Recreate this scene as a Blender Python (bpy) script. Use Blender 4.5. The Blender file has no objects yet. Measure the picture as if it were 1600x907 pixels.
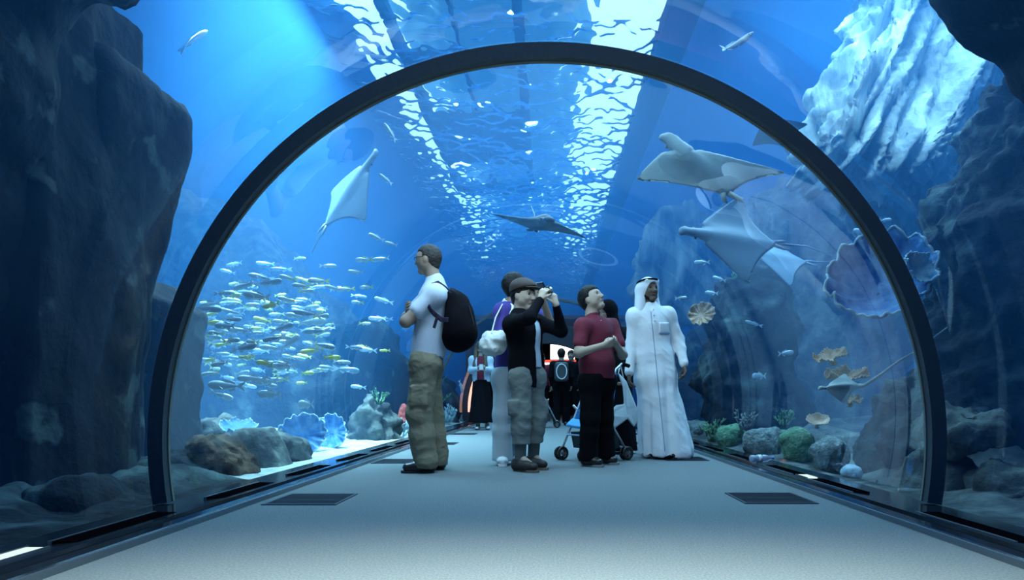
import bpy, math, random
import numpy as np
from mathutils import Vector, Matrix, noise

C = bpy.context.scene.collection
SC = bpy.context.scene
R = math.radians

# ---------------------------------------------------------------- camera
H_CAM = 0.565
F_PX = 1000.0
VPX, VPY = 855.0, 625.0      # where the tunnel runs to in the photo (a level lens, shifted up and left)
cd = bpy.data.cameras.new('camera')
cd.sensor_width = 36.0
cd.lens = 36.0 * F_PX / 1600.0
cd.clip_end = 200
cd.shift_x = (800 - VPX) / 1600
cd.shift_y = (VPY - 453.5) / 1600
cam = bpy.data.objects.new('camera', cd)
C.objects.link(cam)
cam.location = (0, 0, H_CAM)
cam.rotation_euler = (math.pi / 2, 0, 0)
SC.camera = cam

# ---------------------------------------------------------------- view and sampling
SC.view_settings.view_transform = 'Standard'
SC.view_settings.look = 'None'
SC.view_settings.gamma = 1
SC.view_settings.use_curve_mapping = False
SC.view_settings.exposure = 0.35
cy = SC.cycles
cy.max_bounces = 6
cy.diffuse_bounces = 2
cy.glossy_bounces = 2
cy.transmission_bounces = 4
cy.volume_bounces = 1
cy.transparent_max_bounces = 12
cy.sample_clamp_indirect = 3.0
cy.caustics_reflective = False
cy.caustics_refractive = False
cy.use_denoising = True

# ---------------------------------------------------------------- world and lights
w = bpy.data.worlds.new('world')
SC.world = w
w.use_nodes = True
nt = w.node_tree
nt.nodes.clear()
wo = nt.nodes.new('ShaderNodeOutputWorld')
bg = nt.nodes.new('ShaderNodeBackground')
tc = nt.nodes.new('ShaderNodeTexCoord')
sx = nt.nodes.new('ShaderNodeSeparateXYZ')
cr = nt.nodes.new('ShaderNodeValToRGB')
nt.links.new(tc.outputs['Generated'], sx.inputs[0])
nt.links.new(sx.outputs['Z'], cr.inputs['Fac'])
cr.color_ramp.elements[0].position = 0.0
cr.color_ramp.elements[0].color = (0.006, 0.035, 0.14, 1)
cr.color_ramp.elements[1].position = 0.9
cr.color_ramp.elements[1].color = (0.10, 0.42, 1.0, 1)
e = cr.color_ramp.elements.new(0.35)
e.color = (0.018, 0.12, 0.50, 1)
nt.links.new(cr.outputs[0], bg.inputs['Color'])
bg.inputs['Strength'].default_value = 0.42
nt.links.new(bg.outputs[0], wo.inputs['Surface'])


def area(name, loc, rot, sx_, sy_, power, col, spread=180):
    l = bpy.data.lights.new(name, 'AREA')
    l.shape = 'RECTANGLE'
    l.size, l.size_y = sx_, sy_
    l.energy = power
    l.color = col
    l.spread = R(spread)
    l.specular_factor = 0.2
    o = bpy.data.objects.new(name, l)
    C.objects.link(o)
    o.location = loc
    o.rotation_euler = rot
    return o


def spot(name, loc, target, power, col, angle, blend=0.8, radius=0.15):
    l = bpy.data.lights.new(name, 'SPOT')
    l.energy = power
    l.color = col
    l.spot_size = R(angle)
    l.spot_blend = blend
    l.shadow_soft_size = radius
    l.specular_factor = 0.0
    o = bpy.data.objects.new(name, l)
    C.objects.link(o)
    o.location = loc
    o.rotation_euler = (Vector(target) - Vector(loc)).to_track_quat('-Z', 'Y').to_euler()
    return o


area('daylight_over_the_tunnel', (-0.4, 11, 5.9), (0, 0, 0), 3.6, 17, 900, (0.42, 0.80, 1.0))
area('daylight_left', (-2.9, 8.2, 6.1), (0, 0, 0), 1.6, 3.6, 1700, (0.48, 0.88, 1.0), 75)
area('daylight_right', (4.2, 8.0, 6.1), (0, 0, 0), 3.0, 4.0, 380, (0.40, 0.78, 1.0), 130)
spot('floodlight_left', (-2.6, 8.6, 6.9), (-2.5, 9.6, 0), 22000, (0.5, 0.88, 1.0), 38, 1.0, 0.3)
spot('floodlight_reef', (-4.6, 9.0, 8.5), (-3.4, 8.2, 0), 4500, (0.6, 0.95, 1.0), 44, 1.0, 0.3)
spot('added_cliff_fill', (2.9, 5.6, 6.6), (4.9, 8.2, 3.0), 900, (0.55, 0.88, 1.0), 60, 1.0, 0.3)  # added spot that brightens the right cliff; no lamp is known there
area('entrance_lamp', (0, 1.15, 2.2), (R(0), 0, 0), 2.6, 0.5, 80, (0.92, 1.0, 0.88), 82)
spot('entrance_spot', (0.3, -2.6, 2.0), (0.1, 6.0, 1.35), 130, (0.62, 0.86, 1.0), 34, 0.7, 0.5)
area('added_vault_fill', (-0.3, 4.3, 2.42), (R(28), 0, R(-6)), 1.8, 1.2, 22, (0.58, 0.86, 1.0), 140)  # unseen fill under the acrylic, added in place of daylight through the water


# ---------------------------------------------------------------- pixel to place
def ray(px, py):
    return Vector(((px - VPX) / F_PX, 1.0, -(py - VPY) / F_PX))


def P(px, py, Y, off=0.0):
    """point of the photo's pixel (1600 x 907) on the plane y = Y + off"""
    d = ray(px, py)
    t = Y / d.y
    p = Vector((0, 0, H_CAM)) + d * t
    return Vector((p.x, p.y + off, p.z))


def G(px, py, z=0.0):
    """point of the photo's pixel on the level z"""
    d = ray(px, py)
    t = (z - H_CAM) / d.z
    return Vector((0, 0, H_CAM)) + d * t


# ---------------------------------------------------------------- object helpers
def tag(o, label=None, cat=None, group=None, kind=None):
    if label: o['label'] = label
    if cat: o['category'] = cat
    if group: o['group'] = group
    if kind: o['kind'] = kind
    return o


def link(name, me, m=None, parent=None, smooth=True):
    o = bpy.data.objects.new(name, me)
    C.objects.link(o)
    if m is not None and not me.materials:
        me.materials.append(m)
    if smooth:
        me.polygons.foreach_set('use_smooth', [True] * len(me.polygons))
    if parent is not None:
        o.parent = parent
        o.matrix_parent_inverse = parent.matrix_basis.inverted()
    return o


def empty(name, loc, label=None, cat=None, group=None):
    o = bpy.data.objects.new(name, None)
    o.empty_display_size = 0.1
    C.objects.link(o)
    o.location = loc
    return tag(o, label, cat, group)


def raw_mesh(name, V, F):
    me = bpy.data.meshes.new(name)
    if isinstance(F, np.ndarray):
        n = len(F); k = F.shape[1]
        me.vertices.add(len(V)); me.vertices.foreach_set('co', np.asarray(V, dtype=np.float32).ravel())
        me.loops.add(n * k); me.loops.foreach_set('vertex_index', F.astype(np.int32).ravel())
        me.polygons.add(n)
        me.polygons.foreach_set('loop_start', np.arange(0, n * k, k, dtype=np.int32))
        me.update(calc_edges=True)
    else:
        me.from_pydata([tuple(v) for v in V], [], F)
        me.update()
    return me


class MB:
    """collects boxes, tubes and sheets into one mesh"""
    def __init__(s):
        s.v = []; s.f = []

    def add(s, V, F):
        n = len(s.v)
        s.v += [tuple(v) for v in V]
        s.f += [[i + n for i in f] for f in F]
        return s

    def box(s, lo, hi, M=None):
        x0, y0, z0 = lo; x1, y1, z1 = hi
        V = [(x0, y0, z0), (x1, y0, z0), (x1, y1, z0), (x0, y1, z0), (x0, y0, z1), (x1, y0, z1), (x1, y1, z1), (x0, y1, z1)]
        if M is not None: V = [M @ Vector(v) for v in V]
        return s.add(V, [(0, 3, 2, 1), (4, 5, 6, 7), (0, 1, 5, 4), (1, 2, 6, 5), (2, 3, 7, 6), (3, 0, 4, 7)])

    def tube(s, pts, r, n=8, caps=True):
        pts = [Vector(p) for p in pts]
        rs = r if isinstance(r, (list, tuple)) else [r] * len(pts)
        V = []; F = []
        up = None
        for i, p in enumerate(pts):
            t = (pts[min(i + 1, len(pts) - 1)] - pts[max(i - 1, 0)]).normalized()
            if up is None:
                a = Vector((0, 0, 1)) if abs(t.z) < 0.9 else Vector((1, 0, 0))
                u = t.cross(a).normalized()
            else:
                u = (up - t * up.dot(t)).normalized()
            up = u
            v = t.cross(u)
            for k in range(n):
                an = 2 * math.pi * k / n
                V.append(p + (u * math.cos(an) + v * math.sin(an)) * rs[i])
        for i in range(len(pts) - 1):
            for k in range(n):
                a = i * n + k; b = i * n + (k + 1) % n
                F.append((a, b, b + n, a + n))
        if caps:
            F.append(tuple(reversed(range(n))))
            F.append(tuple(range((len(pts) - 1) * n, len(pts) * n)))
        return s.add(V, F)

    def grid(s, fn, nu, nv, closed_u=False):
        V = [fn(i / nu, j / nv) for j in range(nv + 1) for i in range(nu + (0 if closed_u else 1))]
        w_ = nu if closed_u else nu + 1
        F = []
        for j in range(nv):
            for i in range(nu):
                a = j * w_ + i; b = j * w_ + (i + 1) % w_
                F.append((a, b, b + w_, a + w_))
        return s.add(V, F)

    def build(s, name, m, parent=None, smooth=False):
        return link(name, raw_mesh(name, s.v, s.f), m, parent, smooth)


# ---------------------------------------------------------------- distance-field modelling
class Field:
    """a grid of distances to a smooth union of shapes, turned into one closed surface"""
    def __init__(s, lo, hi, h):
        s.h = h
        s.lo = np.array(lo, dtype=np.float32)
        s.n = np.maximum(np.ceil((np.array(hi) - np.array(lo)) / h).astype(int) + 1, 4)
        s.D = np.full(tuple(s.n), 1.0, dtype=np.float32)

    def sub(s, lo, hi):
        i0 = np.clip(np.floor((np.array(lo) - s.lo) / s.h).astype(int), 0, s.n - 1)
        i1 = np.clip(np.ceil((np.array(hi) - s.lo) / s.h).astype(int) + 1, 1, s.n)
        if np.any(i1 <= i0): return None
        ax = [s.lo[k] + s.h * np.arange(i0[k], i1[k], dtype=np.float32) for k in range(3)]
        sl = tuple(slice(i0[k], i1[k]) for k in range(3))
        X, Y, Z = np.meshgrid(*ax, indexing='ij', copy=False)
        return sl, X, Y, Z

    def put(s, sl, d, k, op):
        D = s.D[sl]
        if op == 'u':
            if k > 0:
                hh = np.maximum(k - np.abs(D - d), 0) / k
                s.D[sl] = np.minimum(D, d) - hh * hh * k * 0.25
            else:
                s.D[sl] = np.minimum(D, d)
        else:
            if k > 0:
                hh = np.maximum(k - np.abs(D + d), 0) / k
                s.D[sl] = np.maximum(D, -d) + hh * hh * k * 0.25
            else:
                s.D[sl] = np.maximum(D, -d)

    def cone(s, a, b, ra, rb, k=0.02, flat=None, op='u'):
        """a limb from a to b; flat = (axis, factor) squeezes the section along the axis"""
        a = np.array(a, dtype=np.float32); b = np.array(b, dtype=np.float32)
        m = max(ra, rb) * (1.0 if flat is None or flat[1] >= 1 else 1.0 / flat[1]) + k + 2 * s.h
        g = s.sub(np.minimum(a, b) - m, np.maximum(a, b) + m)
        if g is None: return s
        sl, X, Y, Z = g
        ba = b - a
        L = max(float(ba @ ba), 1e-9)
        px, py, pz = X - a[0], Y - a[1], Z - a[2]
        t = np.clip((px * ba[0] + py * ba[1] + pz * ba[2]) / L, 0, 1)
        px = px - t * ba[0]; py = py - t * ba[1]; pz = pz - t * ba[2]
        if flat is not None:
            n = np.array(flat[0], dtype=np.float32); n = n / np.linalg.norm(n)
            q = (px * n[0] + py * n[1] + pz * n[2]) * (flat[1] - 1)
            px = px + q * n[0]; py = py + q * n[1]; pz = pz + q * n[2]
        s.put(sl, np.sqrt(px * px + py * py + pz * pz) - (ra + (rb - ra) * t), k, op)
        return s

    def ell(s, c, r, M=None, k=0.02, op='u'):
        """ellipsoid with radii r along the columns of M"""
        c = np.array(c, dtype=np.float32)
        m = max(r) + k + 2 * s.h
        g = s.sub(c - m, c + m)
        if g is None: return s
        sl, X, Y, Z = g
        px, py, pz = X - c[0], Y - c[1], Z - c[2]
        if M is not None:
            A = np.array(M, dtype=np.float32)
            qx = px * A[0, 0] + py * A[1, 0] + pz * A[2, 0]
            qy = px * A[0, 1] + py * A[1, 1] + pz * A[2, 1]
            qz = px * A[0, 2] + py * A[1, 2] + pz * A[2, 2]
            px, py, pz = qx, qy, qz
        k0 = np.sqrt((px / r[0]) ** 2 + (py / r[1]) ** 2 + (pz / r[2]) ** 2)
        k1 = np.sqrt((px / r[0] ** 2) ** 2 + (py / r[1] ** 2) ** 2 + (pz / r[2] ** 2) ** 2) + 1e-9
        s.put(sl, k0 * (k0 - 1.0) / k1, k, op)
        return s

    def box(s, c, hs, M=None, rnd=0.02, k=0.02, op='u'):
        c = np.array(c, dtype=np.float32)
        m = float(np.linalg.norm(hs)) + k + 2 * s.h
        g = s.sub(c - m, c + m)
        if g is None: return s
        sl, X, Y, Z = g
        px, py, pz = X - c[0], Y - c[1], Z - c[2]
        if M is not None:
            A = np.array(M, dtype=np.float32)
            px, py, pz = (px * A[0, 0] + py * A[1, 0] + pz * A[2, 0], px * A[0, 1] + py * A[1, 1] + pz * A[2, 1],
                          px * A[0, 2] + py * A[1, 2] + pz * A[2, 2])
        qx = np.abs(px) - hs[0] + rnd; qy = np.abs(py) - hs[1] + rnd; qz = np.abs(pz) - hs[2] + rnd
        d = np.sqrt(np.maximum(qx, 0) ** 2 + np.maximum(qy, 0) ** 2 + np.maximum(qz, 0) ** 2) + np.minimum(np.maximum(qx, np.maximum(qy, qz)), 0) - rnd
        s.put(sl, d, k, op)
        return s

    def cut(s, p, n, k=0.0):
        """removes what lies on the side of the plane that n points to"""
        n = np.array(n, dtype=np.float32); n = n / np.linalg.norm(n)
        sl, X, Y, Z = s.sub(s.lo - 1, s.lo + s.n * s.h + 1)
        d = (X - p[0]) * n[0] + (Y - p[1]) * n[1] + (Z - p[2]) * n[2]
        s.put(sl, -d, k, 'c')
        return s

    def mesh(s, name, warp=None):
        D = s.D
        D[0] = D[-1] = 1; D[:, 0] = D[:, -1] = 1; D[:, :, 0] = D[:, :, -1] = 1
        S = D < 0
        n = S[:-1, :-1, :-1].astype(np.int8)
        cnt = n.copy()
        for dx in (0, 1):
            for dy in (0, 1):
                for dz in (0, 1):
                    if dx or dy or dz:
                        cnt = cnt + S[dx:D.shape[0] - 1 + dx, dy:D.shape[1] - 1 + dy, dz:D.shape[2] - 1 + dz]
        I = np.argwhere((cnt > 0) & (cnt < 8))
        if len(I) == 0:
            return raw_mesh(name, [], [])
        idx = np.full(cnt.shape, -1, dtype=np.int32)
        idx[I[:, 0], I[:, 1], I[:, 2]] = np.arange(len(I))
        acc = np.zeros((len(I), 3), dtype=np.float32); num = np.zeros(len(I), dtype=np.float32)
        cs = [(0, 0, 0), (1, 0, 0), (0, 1, 0), (1, 1, 0), (0, 0, 1), (1, 0, 1), (0, 1, 1), (1, 1, 1)]
        for a in range(8):
            for b in range(a + 1, 8):
                if sum(abs(cs[a][q] - cs[b][q]) for q in range(3)) != 1: continue
                va = D[I[:, 0] + cs[a][0], I[:, 1] + cs[a][1], I[:, 2] + cs[a][2]]
                vb = D[I[:, 0] + cs[b][0], I[:, 1] + cs[b][1], I[:, 2] + cs[b][2]]
                m = (va < 0) != (vb < 0)
                t = np.where(m, va / np.where(m, va - vb, 1), 0)
                for q in range(3):
                    acc[:, q] += m * (cs[a][q] + t * (cs[b][q] - cs[a][q]))
                num += m
        V = (I + acc / num[:, None]) * s.h + s.lo
        Q = []
        for axis in range(3):
            o1, o2 = [(1, 2), (2, 0), (0, 1)][axis]
            s0 = [slice(None)] * 3; s1 = [slice(None)] * 3
            s0[axis] = slice(0, -1); s1[axis] = slice(1, None)
            for o in (o1, o2):
                s0[o] = slice(1, -1); s1[o] = slice(1, -1)
            A = S[tuple(s0)]; B = S[tuple(s1)]
            for flip in (False, True):
                E = np.argwhere((A & ~B) if not flip else (~A & B))
                if len(E) == 0: continue
                E[:, o1] += 1; E[:, o2] += 1
                q = []
                for (d1, d2) in ((-1, -1), (0, -1), (0, 0), (-1, 0)):
                    c = E.copy(); c[:, o1] += d1; c[:, o2] += d2
                    q.append(idx[c[:, 0], c[:, 1], c[:, 2]])
                q = np.stack(q, 1)
                Q.append(q[:, ::-1] if flip else q)
        Q = np.concatenate(Q)
        Q = Q[(Q >= 0).all(1)]
        if warp is not None:
            V = warp(V)
        return raw_mesh(name, V, Q)


def normals_of(me):
    n = np.empty(len(me.vertices) * 3, dtype=np.float32)
    me.vertices.foreach_get('normal', n)
    return n.reshape(-1, 3)


def coords_of(me):
    n = np.empty(len(me.vertices) * 3, dtype=np.float32)
    me.vertices.foreach_get('co', n)
    return n.reshape(-1, 3)


def displace(me, fn):
    """moves every vertex along its normal by fn(point)"""
    V = coords_of(me); N = normals_of(me)
    d = np.array([fn(Vector(v)) for v in V.tolist()], dtype=np.float32)
    V = V + N * d[:, None]
    me.vertices.foreach_set('co', V.ravel())
    me.update()
    return me


def fbm(p, s, o=4, seed=0.0):
    return noise.fractal(p * s + Vector((seed, seed * 1.7, -seed)), 1.0, 2.0, o)


def ridged(p, s, o=4, seed=0.0):
    return noise.ridged_multi_fractal(p * s + Vector((seed, -seed, seed * 2.1)), 1.0, 2.0, o, 1.0, 2.0) - 1.0
# ---------------------------------------------------------------- materials
MATS = {}


def mat(name, col, rough=0.6, spec=0.5, metal=0.0, bump=0.0, bscale=40, col2=None, cscale=6.0, cpos=(0.4, 0.65), sheen=0.0, detail=6, coords='Object', stretch=None, emit=None, es=0):
    if name in MATS: return MATS[name]
    m = bpy.data.materials.new(name)
    m.use_nodes = True
    n = m.node_tree; b = n.nodes['Principled BSDF']
    b.inputs['Base Color'].default_value = (*col, 1)
    b.inputs['Roughness'].default_value = rough
    b.inputs['Specular IOR Level'].default_value = spec
    b.inputs['Metallic'].default_value = metal
    if sheen: b.inputs['Sheen Weight'].default_value = sheen
    if emit:
        b.inputs['Emission Color'].default_value = (*emit, 1)
        b.inputs['Emission Strength'].default_value = es
    vec = None
    if col2 is not None or bump:
        tc = n.nodes.new('ShaderNodeTexCoord'); vec = tc.outputs[coords]
        if stretch:
            mp = n.nodes.new('ShaderNodeMapping'); mp.inputs['Scale'].default_value = stretch
            n.links.new(vec, mp.inputs[0]); vec = mp.outputs[0]
    if col2 is not None:
        t = n.nodes.new('ShaderNodeTexNoise'); t.inputs['Scale'].default_value = cscale; t.inputs['Detail'].default_value = detail
        r = n.nodes.new('ShaderNodeValToRGB')
        r.color_ramp.elements[0].position = cpos[0]; r.color_ramp.elements[0].color = (*col, 1)
        r.color_ramp.elements[1].position = cpos[1]; r.color_ramp.elements[1].color = (*col2, 1)
        n.links.new(vec, t.inputs['Vector']); n.links.new(t.outputs['Fac'], r.inputs[0]); n.links.new(r.outputs[0], b.inputs['Base Color'])
    if bump:
        t = n.nodes.new('ShaderNodeTexNoise'); t.inputs['Scale'].default_value = bscale; t.inputs['Detail'].default_value = detail
        bp = n.nodes.new('ShaderNodeBump'); bp.inputs['Strength'].default_value = 1.0; bp.inputs['Distance'].default_value = bump
        n.links.new(vec, t.inputs['Vector']); n.links.new(t.outputs['Fac'], bp.inputs['Height']); n.links.new(bp.outputs[0], b.inputs['Normal'])
    MATS[name] = m
    return m


def acrylic():
    m = bpy.data.materials.new('acrylic'); m.use_nodes = True
    n = m.node_tree; n.nodes.clear()
    o = n.nodes.new('ShaderNodeOutputMaterial'); mx = n.nodes.new('ShaderNodeMixShader')
    tr = n.nodes.new('ShaderNodeBsdfTransparent'); gl = n.nodes.new('ShaderNodeBsdfGlossy'); fr = n.nodes.new('ShaderNodeFresnel')
    mul = n.nodes.new('ShaderNodeMath'); mul.operation = 'MULTIPLY'; mul.inputs[1].default_value = 0.22
    fr.inputs['IOR'].default_value = 1.2
    gl.inputs['Roughness'].default_value = 0.02
    tr.inputs['Color'].default_value = (0.95, 0.98, 1.0, 1)
    n.links.new(fr.outputs[0], mul.inputs[0]); n.links.new(mul.outputs[0], mx.inputs[0])
    n.links.new(tr.outputs[0], mx.inputs[1]); n.links.new(gl.outputs[0], mx.inputs[2]); n.links.new(mx.outputs[0], o.inputs['Surface'])
    return m


def emission(name, col, s):
    m = bpy.data.materials.new(name); m.use_nodes = True
    n = m.node_tree; n.nodes.clear()
    o = n.nodes.new('ShaderNodeOutputMaterial'); e = n.nodes.new('ShaderNodeEmission')
    e.inputs[0].default_value = (*col, 1); e.inputs[1].default_value = s
    n.links.new(e.outputs[0], o.inputs['Surface'])
    m.cycles.emission_sampling = 'NONE'
    return m


def carpet():
    m = mat('carpet', (0.13, 0.155, 0.170), rough=0.95, spec=0.1, bump=0.004, bscale=260, col2=(0.20, 0.235, 0.25), cscale=120, cpos=(0.35, 0.7))
    return m
# ================================================================= the setting
Y_END = 17.0
TR, TZ = 2.14, 0.34          # tunnel radius and the height of its axis


def arc(r, zc, n, z0=0.0):
    """points of the tunnel's section from the left foot over the crown to the right foot"""
    a0 = math.asin(max(-1, (z0 - zc) / r))
    return [(-r * math.cos(a0 + (math.pi - 2 * a0) * i / n), zc + r * math.sin(a0 + (math.pi - 2 * a0) * i / n)) for i in range(n + 1)]


# carpet
mb = MB(); mb.box((-1.59, -3.0, -0.1), (1.59, 30, 0.0))
tag(mb.build('floor', carpet()), kind='structure')

# dark stone ledges between carpet and acrylic, with a metal strip
LEDGE = mat('dark_stone', (0.012, 0.016, 0.022), rough=0.12, spec=0.5)
STRIP = mat('brushed_strip', (0.20, 0.25, 0.29), rough=0.35, metal=0.8)
for nm, sg in (('left', -1), ('right', 1)):
    mb = MB()
    prof = [(1.59, -0.1), (1.59, 0.022), (1.605, 0.03), (1.66, 0.03), (1.665, 0.012), (1.72, 0.012), (1.725, 0.030), (2.14, -0.010), (2.14, -0.1)]
    V = [(sg * x, y, z) for y in (-3.0, Y_END) for x, z in prof]
    n = len(prof)
    F = [(i, (i + 1) % n, n + (i + 1) % n, n + i) for i in range(n)] + [tuple(range(n)), tuple(range(2 * n - 1, n - 1, -1))]
    if sg > 0: F = [tuple(reversed(f)) for f in F]
    mb.add(V, F)
    tag(mb.build('kerb_' + nm, LEDGE), kind='structure')
    mb = MB(); mb.box((min(sg * 1.585, sg * 1.60), -3.0, -0.02), (max(sg * 1.585, sg * 1.60), Y_END, 0.026))
    tag(mb.build('trim_1' if sg < 0 else 'trim_2', STRIP), kind='structure')

# acrylic vault
ACR = acrylic()
mb = MB()
pts = arc(2.17, TZ, 64, -0.03)
V = [(x, y, z) for y in (-3.0, Y_END) for x, z in pts]
n = len(pts)
mb.add(V, [(i, i + 1, n + i + 1, n + i) for i in range(n - 1)])
win = tag(mb.build('window_1', ACR, smooth=True), kind='structure')

# ribs
RIB = mat('rib_steel', (0.055, 0.075, 0.095), rough=0.5, spec=0.4, bump=0.004, bscale=30)
SEAL = mat('seal', (0.16, 0.19, 0.17), rough=0.6)


def rib(y, name, wd=0.16, ri=2.10, ro=2.19):
    mb = MB()
    n = 96
    V = []
    for x, z in arc(1, 0, n, -0.16):
        for (r, yy) in ((ri, y - wd / 2), (ri, y + wd / 2), (ro, y + wd / 2), (ro, y - wd / 2)):
            V.append((x * r, yy, TZ + z * r))
    F = []
    for i in range(n):
        for k in range(4):
            a = 4 * i + k; b = 4 * i + (k + 1) % 4
            F.append((a, a + 4, b + 4, b))
    F += [(0, 1, 2, 3), tuple(4 * n + k for k in (3, 2, 1, 0))]
    mb.add(V, F)
    o = tag(mb.build(name, RIB, smooth=False), kind='structure')
    mb = MB()
    V = []
    for x, z in arc(1, 0, n, -0.16):
        for (r, yy) in ((ri - 0.006, y + wd * 0.18), (ri - 0.006, y + wd * 0.42), (ri + 0.001, y + wd * 0.42), (ri + 0.001, y + wd * 0.18)):
            V.append((x * r, yy, TZ + z * r))
    mb.add(V, F)
    mb.build('seal', SEAL, o)
    return o


rib(3.5, 'beam_1', 0.07, 2.085, 2.165)
rib(12.2, 'beam_2', 0.05, 2.12, 2.165)

# ---------------------------------------------------------------- the water of the tank
X0, X1, Y0_, Y1, Z0, Z1 = -11.0, 11.0, -4.0, 34.0, -1.2, 6.0
mb = MB()
tp = arc(2.20, TZ, 48, 0.0)
sec = [(X0, Z0), (X0, Z1), (X1, Z1), (X1, Z0), (2.2, Z0)] + [(x, z) for x, z in reversed(tp)] + [(-2.2, Z0)]
n = len(sec)
V = [(x, y, z) for y in (Y0_, Y1) for x, z in sec]
F = [(i, n + i, n + (i + 1) % n, (i + 1) % n) for i in range(n)] + [tuple(range(n)), tuple(range(2 * n - 1, n - 1, -1))]
mb.add(V, F)
m = bpy.data.materials.new('tank_water'); m.use_nodes = True
t = m.node_tree; t.nodes.clear()
o_ = t.nodes.new('ShaderNodeOutputMaterial'); ad = t.nodes.new('ShaderNodeAddShader')
vs = t.nodes.new('ShaderNodeVolumeScatter'); va = t.nodes.new('ShaderNodeVolumeAbsorption')
vs.inputs['Color'].default_value = (0.10, 0.43, 1.0, 1); vs.inputs['Density'].default_value = 0.045; vs.inputs['Anisotropy'].default_value = 0.25
va.inputs['Color'].default_value = (0.0, 0.50, 0.97, 1); va.inputs['Density'].default_value = 0.06
t.links.new(vs.outputs[0], ad.inputs[0]); t.links.new(va.outputs[0], ad.inputs[1]); t.links.new(ad.outputs[0], o_.inputs['Volume'])
WATER = m
wv = mb.build('water', m)
tag(wv, kind='structure')
import bmesh
bm = bmesh.new(); bm.from_mesh(wv.data); bmesh.ops.recalc_face_normals(bm, faces=bm.faces); bm.to_mesh(wv.data); bm.free()

# ---------------------------------------------------------------- the rippled surface overhead
m = bpy.data.materials.new('water_surface'); m.use_nodes = True
t = m.node_tree; t.nodes.clear()
o_ = t.nodes.new('ShaderNodeOutputMaterial'); rf = t.nodes.new('ShaderNodeBsdfGlass')
rf.inputs['IOR'].default_value = 1.06; rf.inputs['Roughness'].default_value = 0.0; rf.inputs['Color'].default_value = (0.9, 0.97, 1, 1)
t.links.new(rf.outputs[0], o_.inputs['Surface'])
SURF = m
sx0, sx1, sy0, sy1 = -3.3, 1.66, 3.0, 33.5


def wave(x, y):
    p = Vector((x * 1.0, y * 0.8, 0))
    return 0.09 * noise.noise(p * 1.5) + 0.06 * noise.noise(p * 3.4 + Vector((3, 1, 0))) + 0.05 * noise.noise(p * 7.0)


mb = MB()
mb.grid(lambda u, v: (sx0 + (sx1 - sx0) * u, sy0 + (sy1 - sy0) * v, 5.97 + wave(sx0 + (sx1 - sx0) * u, sy0 + (sy1 - sy0) * v)), 110, 620)
sf = tag(mb.build('water_surface', SURF, smooth=True), kind='structure')
# hall over the tank: pale ceiling panels, lamp rows and the service gantry, all seen through the ripples
HALLC = mat('glowing_hall_ceiling', (0.10, 0.25, 0.36), rough=0.9, emit=(0.05, 0.28, 0.55), es=0.30)  # blue light on the ceiling is put into its material as a glow
PANEL = emission('daylight_panel', (0.55, 0.92, 1.0), 1.8)
LAMP = emission('lamp_glass', (0.85, 1.0, 0.97), 20.0)
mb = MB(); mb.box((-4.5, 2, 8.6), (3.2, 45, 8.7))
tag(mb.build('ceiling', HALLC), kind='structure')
lamp_me = None
spots_ = []
for i in range(24):
    for x in (-2.55, -0.1, 0.6):
        spots_.append((x + .25 * math.sin(i * 2.3), 7.4 + 1.15 * i, 7.1))
for q, (x, y, z) in enumerate(spots_):
    r = empty('ceiling_lamp', (x, y, z), 'round white lamp over the water glittering through the ripples', 'lamp', 'lamps over the water') if q == 0 else None
    if q == 0:
        mb = MB(); mb.tube([(x, y, z + .02), (x, y, z + .12), (x, y, z + .3)], [.42, .38, .08], 16)
        sh = mb.build('lamp_shade', RIB, r)
        mb = MB(); mb.tube([(x, y, z), (x, y, z + .025)], [.36, .38], 16)
        gl = mb.build('lamp_glass', LAMP, r)
        proto = r
    else:
        r = proto.copy(); C.objects.link(r); r.location = (x, y, z)
        for ch in (sh, gl):
            c = ch.copy(); C.objects.link(c); c.parent = r
mb = MB(); mb.box((0.9, 5, 7.9), (2.62, 40, 7.97))
tag(mb.build('skylight', PANEL), 'long pale daylight panel above the right side of the rippling water', 'skylight')
GAN = mat('gantry_steel', (0.02, 0.045, 0.08), rough=0.6)
DECK = mat('gantry_deck', (0.03, 0.10, 0.18), rough=0.7)
mb = MB(); mb.box((-4.05, 7, 7.9), (-3.05, 40, 7.96))
tag(mb.build('skylight', PANEL), 'narrow daylight panel above the left side of the rippling water', 'skylight')
mb = MB(); mb.box((1.66, 2, 5.9), (2.12, 34, 6.1))
tag(mb.build('beam_3', mat('tank_edge', (0.10, 0.22, 0.32), rough=.8)), kind='structure')
g = empty('service_gantry', (-1.4, 11, 6.10), 'dark steel gantry grid hanging over the water above the visitors', 'gantry')
for x in (-2.35, -0.42):
    mb = MB(); mb.box((x - .08, 5, 6.10), (x + .08, 17.3, 6.24)); mb.build('side_rail', GAN, g)
mb = MB(); mb.box((-1.42, 8.5, 6.10), (-1.36, 17.3, 6.20)); mb.build('centre_rail', GAN, g)
for y in (8.4, 10.6, 12.9, 15.0, 17.3):
    mb = MB(); mb.box((-2.4, y - .16, 6.10), (-0.37, y + .16, 6.22)); mb.build('cross_bar', GAN, g)
mb = MB(); mb.box((-2.3, 13.0, 6.24), (-0.45, 14.9, 6.28)); mb.build('deck_plate', DECK, g)
mb = MB(); mb.box((-2.3, 5.2, 6.24), (-1.4, 8.3, 6.28)); mb.build('deck_plate', DECK, g)
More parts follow.
